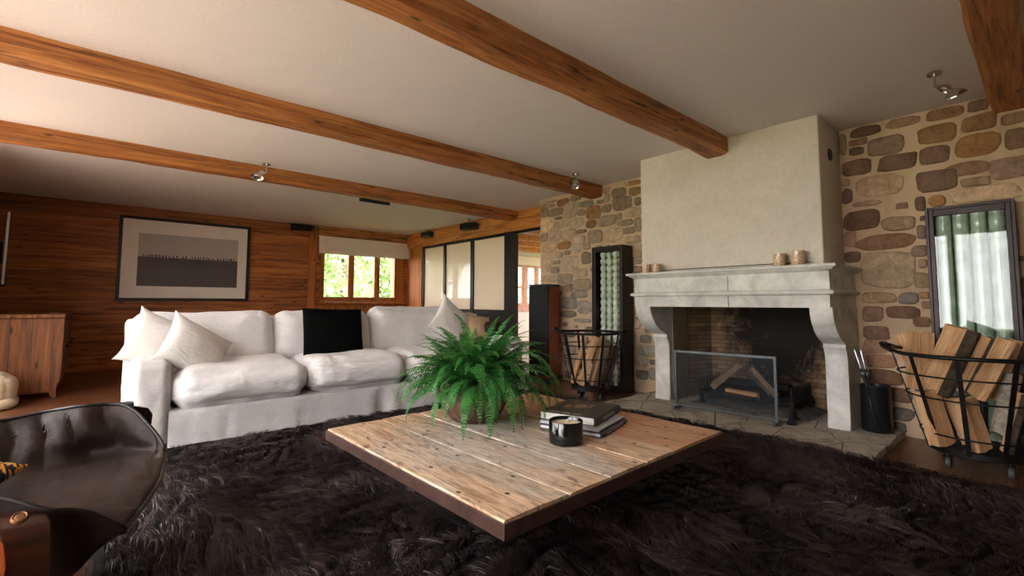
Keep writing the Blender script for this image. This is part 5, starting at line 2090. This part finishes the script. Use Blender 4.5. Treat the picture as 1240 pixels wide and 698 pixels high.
def arm_panel(y, s, x1, name):
    """bent rosewood plate; s = -1 outer near side, +1 far side."""
    pr = [(.045, .505), (.018, .497), (.0, .478), (-.008, .44), (-.006, .36), (.01, .2), (.03, .03), (.03, .0)]
    xr = [x1 - .03, x1 - .012, x1 - .003, x1, x1 + .002, x1 - .005, x1 - .03, x1 - .03]
    bm = BM()
    rings = []
    for (o, z), xe in zip(pr, xr):
        yo = y - s * o * -1 if s > 0 else y + o
        if s > 0:
            yo = y - o
        ring = []
        for k in range(9):
            x = -.62 + (xe + .62) * k / 8
            ring.append((x, yo, z))
        for k in range(8, -1, -1):
            x = -.62 + (xe + .62) * k / 8
            ring.append((x, yo + (.014 if s < 0 else -.014), z))
        rings.append(ring)
    loft(bm, rings)
    return finish(name, bm, M["rosewood"], chair, smooth=True, sharp=45)
ap = arm_panel(1.632, -1, -.062, "armrest")
bm = BM()
Mb = Matrix.Rotation(math.radians(38), 3, "X")
lathe(bm, [(.001, .006), (.006, .007), (.010, .005), (.0125, .007), (.016, .004), (.017, .0), (.001, .0)], (-.118, 1.652, .497), 24, M=Mb)
finish("button", bm, M["brass"], ap, smooth=True, sharp=50)["label"] = "round brass button"
bm = BM()
prism(bm, [(-.62, .30), (.12, .44), (.17, .46), (.195, .49), (.197, .53), (.18, .56), (.13, .575), (.06, .56), (-.3, .50), (-.62, .52)], 2.575, 2.60, "y")
far = finish("armrest", bm, M["rosewood"], chair, smooth=True, sharp=40)
bm = BM()
box(bm, (.07, 2.545, .568), (.13, 2.60, .594), .004)
finish("strap", bm, M["iron_grey"], far)
# legs and cross rails
for (x, y) in ((-.2, 1.56), (-.58, 1.60), (-.1, 2.55), (-.58, 2.55)):
    bm = BM()
    near = y < 2
    pts = [(x, y + .0, .0), (x - .004, y - .012, .18), (x - .01, y - .0, .34), (x - .025, y + .05, .45)] if near else [(x, y, 0), (x + .01, y + .02, .2), (x, y + .01, .42)]
    ribbon(bm, pts, .05, .022, (1, 0, 0))
    finish("leg", bm, M["rosewood_edge"], chair, smooth=True, sharp=40)
bm = BM()
prism(bm, [(-.62, 0), (-.16, 0), (-.15, .2), (-.135, .36), (-.122, .45), (-.128, .50), (-.145, .535), (-.2, .55), (-.62, .56)], 1.485, 1.507, "y")
finish("side_frame", bm, M["rosewood_edge"], chair, smooth=True, sharp=40)
bm = BM()
box(bm, (-.6, 2.16, .045), (.012, 2.25, .105), .012)
box(bm, (-.19, 1.6, .03), (-.13, 2.55, .08), .012)
box(bm, (-.6, 1.62, .03), (-.55, 2.55, .08), .012)
finish("base_rail", bm, M["rosewood_edge"], chair)

bm = BM()
pillow(bm, (0, 0, 0), .36, .34, .11, Matrix.Identity(3), seed=3, wr=.004)
o = finish("houndstooth_cushion", bm, M["hound"], local=True, smooth=True)
o.matrix_world = Matrix.Translation((-.385, 2.13, .475)) @ rot(-80, 4, -30).to_4x4()
tag(o, "yellow and black houndstooth cushion in the dark leather chair", "cushion")

# ------------------------------------------------------------- ceiling speakers
def wall_speaker(label, c, L, d, h, az, tilt):
    root = thing("ceiling_speaker", label, "speaker", c, "small black speakers under the ceiling")
    R = (Matrix.Rotation(math.radians(az), 3, "Z") @ Matrix.Rotation(math.radians(tilt), 3, "X")).to_4x4()
    Mx = Matrix.Translation(c) @ R
    bm = BM()
    box(bm, (-L / 2, -d / 2, -h / 2), (L / 2, d / 2, h / 2), .025, 3, M=Mx)
    finish("housing", bm, M["black_plastic"], root, smooth=True, sharp=40)
    bm = BM()
    box(bm, (-L / 2 + .012, -d / 2 - .006, -h / 2 + .01), (L / 2 - .012, -d / 2 + .004, h / 2 - .01), .004, M=Mx)
    finish("grille", bm, M["speaker_cloth"], root)
    return root, Mx
def bracket(root, p, q):
    bm = BM()
    tube(bm, [p, q], .012, 10)
    cyl(bm, q, Vector(q) + V(0, 0, -.008), .03, n=16)
    finish("bracket", bm, M["steel"], root, smooth=True, sharp=40)
r_, _ = wall_speaker("small black speaker on the boarded wall between picture and window", (2.80, 9.19, 2.425), .38, .13, .11, 0, 0)
bracket(r_, (2.8, 9.2, 2.46), (2.8, 9.2, 2.5))
r_, _ = wall_speaker("flat black speaker under the ceiling, mostly hidden behind the thin beam", (2.78, 6.03, 2.40), .42, .12, .05, 0, 12)
bracket(r_, (2.78, 6.06, 2.39), (2.78, 6.06, 2.5))
r_, _ = wall_speaker("small black speaker on the header beam, nearer the window corner", (4.945, 8.25, 2.395), .34, .11, .11, -90, -12)
bracket(r_, (4.945, 8.25, 2.43), (4.945, 8.25, 2.5))
r_, _ = wall_speaker("small black speaker under the header beam, nearer the doorway end", (4.88, 6.72, 2.37), .36, .11, .12, -74, -14)
bracket(r_, (4.88, 6.72, 2.41), (4.88, 6.72, 2.5))

# ------------------------------------------------------------- ceiling spotlights
def spot(label, x, y, az, s=1.0):
    root = thing("ceiling_spotlight", label, "spotlight", (x, y, 2.5), "chrome twin spotlights")
    bm = BM()
    cyl(bm, (x, y, 2.499), (x, y, 2.484), .038 * s, n=24)
    cyl(bm, (x, y, 2.486), (x, y, 2.405), .008 * s, n=10)
    finish("stem", bm, M["chrome"], root, smooth=True, sharp=40)
    a = math.radians(az)
    dx, dy = math.cos(a), math.sin(a)
    bm = BM()
    tube(bm, [(x, y, 2.41), (x + dx * .06 * s, y + dy * .06 * s, 2.40), (x + dx * .075 * s, y + dy * .075 * s, 2.36)], .007 * s, 8)
    finish("arm", bm, M["chrome"], root, smooth=True)
    for k, (ox, oy, oz, tx, ty) in enumerate(((dx * .05, dy * .05, 2.385, 35, az), (dx * .09, dy * .09, 2.34, -28, az + 40))):
        Rm = Matrix.Rotation(math.radians(ty), 3, "Z") @ Matrix.Rotation(math.radians(tx), 3, "Y")
        bm = BM()
        R = (.042 if k == 0 else .056) * s
        lathe(bm, [(.3 * R, .55 * R), (.42 * R, .5 * R), (.75 * R, .22 * R), (R, -.2 * R), (R * 1.02, -.32 * R), (R * .95, -.32 * R), (.7 * R, .1 * R), (.3 * R, .35 * R)], (x + ox * s, y + oy * s, oz), 26, M=Rm, cap=True)
        hd = finish("lamp_head", bm, M["chrome"], root, smooth=True, sharp=50)
        bm = BM()
        lathe(bm, [(.001, -.12 * R), (.55 * R, -.12 * R), (.6 * R, -.2 * R), (.5 * R, -.26 * R), (.001, -.28 * R)], (x + ox * s, y + oy * s, oz), 20, M=Rm, cap=False)
        finish("bulb", bm, M["bulb"], hd, smooth=True)
spot("chrome twin spotlight in front of the thin ceiling beam above the picture", 1.278, 5.44, 200, 1.05)
spot("chrome twin spotlight in front of the beam over the stone wall by the doorway", 4.03, 3.49, 215, 1.0)
spot("chrome twin spotlight on the ceiling above the tool bucket", 3.962, .408, -75, 1.0)

# ------------------------------------------------------------- outdoors
bm = BM()
box(bm, (-40, -40, -.6), (50, 60, -.25))
o = finish("ground_lawn", bm, M["lawn"])
tag(o, "green lawn around the house", "lawn", kind="structure")
bm = BM()
box(bm, (-7.5, -6, -.26), (XL - .3, 12, -.06))
o = finish("terrace_ground", bm, M["paving"])
tag(o, "pale stone terrace outside the garden doors", "terrace", kind="structure")

def tree(name, label, x, y, h, rad, seed, n=5200, leaf=.11):
    root = thing(name, label, "tree", (x, y, -.25), "garden trees")
    r = np.random.default_rng(seed)
    rr = random.Random(seed)
    bm = BM()
    tube(bm, [(x, y, -.25), (x + rr.uniform(-.1, .1), y, h * .3), (x + rr.uniform(-.2, .2), y + rr.uniform(-.2, .2), h * .75)], [.14, .1, .03], 8)
    for k in range(7):
        a = rr.uniform(0, 6.28)
        z0 = h * rr.uniform(.2, .55)
        tube(bm, [(x, y, z0), (x + math.cos(a) * rad * .4, y + math.sin(a) * rad * .4, z0 + .5), (x + math.cos(a) * rad * .8, y + math.sin(a) * rad * .8, z0 + .9)], [.05, .03, .01], 6)
    finish("trunk", bm, M["trunk"], root, smooth=True)
    # leaves gathered in clumps
    m = 46
    cl = r.normal(0, 1, (m, 3))
    cl /= np.linalg.norm(cl, axis=1)[:, None]
    cl *= (r.uniform(.25, 1, m) ** .5)[:, None]
    cl = cl * np.array([rad, rad, h * .46]) + np.array([x, y, h * .52])
    idx = r.integers(0, m, n)
    P = cl[idx] + r.normal(0, .24, (n, 3)) * rad * .7
    P[:, 2] = np.maximum(P[:, 2], -.2)
    u = r.normal(0, 1, (n, 3)); u /= np.linalg.norm(u, axis=1)[:, None]
    w = np.cross(u, r.normal(0, 1, (n, 3))); w /= np.linalg.norm(w, axis=1)[:, None]
    s = (leaf * r.uniform(.5, 1.1, n))[:, None]
    v = np.stack([P - u * s, P + w * s * .5, P + u * s, P - w * s * .5], 1).reshape(-1, 3) - np.array(world_origin(root))
    me = bpy.data.meshes.new("foliage")
    f = np.arange(4 * n).reshape(n, 4)
    me.from_pydata(v.tolist(), [], f.tolist())
    me.materials.append(M["tree_leaf"])
    link(bpy.data.objects.new("foliage", me), root)
tree("garden_tree", "leafy green tree standing well beside the window, mirrored in the white glass panels", 2.0, 13.8, 4.6, 1.1, 1)
tree("garden_tree", "leafy green tree outside the window, behind its first casement", 5.35, 13.9, 5.0, 1.1, 2)
tree("garden_tree", "leafy green tree outside the window, behind its last casement", 7.95, 15.7, 4.6, 1.1, 3)
tree("garden_tree", "tall tree furthest back outside the window, behind its middle casement", 8.5, 20.4, 6.5, 1.7, 4, 5200, .15)
tree("garden_tree", "spreading tree further back beyond the window corner", 13.4, 20.4, 6.0, 1.7, 5, 5200, .15)
tree("garden_tree", "tree outside the next room's window", 13.2, 14.5, 4.5, 1.3, 6)
tree("garden_tree", "tree beyond the terrace in front of the first garden door", -12.5, -4.0, 5.5, 1.9, 7, 5200, .16)
tree("garden_tree", "tree beyond the terrace in front of the middle garden doors", -13.0, 9.5, 5.8, 2.0, 8, 5200, .16)
bm = BM()
box(bm, (5.32, 10.4, -.25), (5.52, 10.6, 2.7), .02)
prism(bm, [(5.32, 2.7), (5.2, 2.66), (4.98, 2.45), (4.86, 2.15), (4.92, 2.13), (5.05, 2.35), (5.22, 2.5), (5.32, 2.52)], 10.42, 10.58, "y")
o = finish("veranda_post", bm, plain("pinkish_post_paint", srgb(150, 112, 96), .8))
tag(o, "pinkish wooden veranda post with a curved brace outside the window", "post")

# ------------------------------------------------------------- light
w = bpy.data.worlds.new("daylight")
scene.world = w
w.use_nodes = True
nt = w.node_tree
bg = nt.nodes["Background"]
sky = nt.nodes.new("ShaderNodeTexSky")
sky.sky_type = "HOSEK_WILKIE"
sky.turbidity = 7
sky.ground_albedo = .5
sd = Vector((.62, -.55, .72)).normalized()
sky.sun_direction = sd
mxn = nt.nodes.new("ShaderNodeMix")
mxn.data_type = "RGBA"
mxn.inputs[0].default_value = .85
nt.links.new(sky.outputs[0], mxn.inputs[6])
mxn.inputs[7].default_value = (.99, .962, .965, 1)
nt.links.new(mxn.outputs[2], bg.inputs["Color"])
bg.inputs["Strength"].default_value = 7.0

sun = bpy.data.lights.new("sun", "SUN")
sun.energy = 15.0
sun.angle = math.radians(1.5)
sun.color = (1, .965, .92)
so = bpy.data.objects.new("sun", sun)
so.rotation_euler = (-sd).to_track_quat("-Z", "Y").to_euler()
so.location = (0, 0, 12)
COL.objects.link(so)

def portal(name, c, sx, sy, normal):
    l = bpy.data.lights.new(name, "AREA")
    l.shape = "RECTANGLE"
    l.size, l.size_y = sx, sy
    l.cycles.is_portal = True
    o = bpy.data.objects.new(name, l)
    o.location = c
    o.rotation_euler = Vector(normal).to_track_quat("-Z", "Z").to_euler()
    COL.objects.link(o)
for i, (a, b, z0, z1) in enumerate(LEFT_HOLES):
    portal("door_daylight", (XL - .31, (a + b) / 2, (z0 + z1) / 2), b - a, z1 - z0, (1, 0, 0))
portal("window_daylight", ((WIN[0] + WIN[1]) / 2, YB + .31, (WIN[2] + WIN[3]) / 2), WIN[1] - WIN[0], WIN[3] - WIN[2], (0, -1, 0))
portal("next_window_daylight", (8.9, YB + .31, 1.48), 1.4, 1.13, (0, -1, 0))
portal("added_opening_daylight", (11.21, 6.5, 1.5), 4.2, 1.6, (-1, 0, 0))  # daylight through the added opening, which is out of view

# ------------------------------------------------------------- camera
cam = bpy.data.cameras.new("camera")
co = bpy.data.objects.new("camera", cam)
COL.objects.link(co)
Rw = ((0.7514957339600867, 0.04747507718391919, 0.6580275669652235), (-0.6597328074298755, 0.05013969336467052, 0.749825735721302), (0.002604734244721303, -0.9976132157282591, 0.0690006316291138))
co.matrix_world = Matrix(((Rw[0][0], -Rw[0][1], -Rw[0][2], 0), (Rw[1][0], -Rw[1][1], -Rw[1][2], 0), (Rw[2][0], -Rw[2][1], -Rw[2][2], 1.01439), (0, 0, 0, 1)))
cam.sensor_width = 36
cam.sensor_fit = "HORIZONTAL"
cam.lens = 568.28 / 1240 * 36
cam.shift_y = -21 / 1240
cam.clip_start = .02
cam.clip_end = 200
scene.camera = co

scene.view_settings.view_transform = "Standard"
scene.view_settings.look = "None"
scene.view_settings.gamma = 1
scene.view_settings.exposure = 1.45
scene.view_settings.use_curve_mapping = False
scene.cycles.use_denoising = True
scene.cycles.max_bounces = 10
scene.cycles.diffuse_bounces = 6
scene.cycles.transparent_max_bounces = 12
scene.cycles.sample_clamp_indirect = 6
scene.cycles.caustics_reflective = False
scene.cycles.caustics_refractive = False
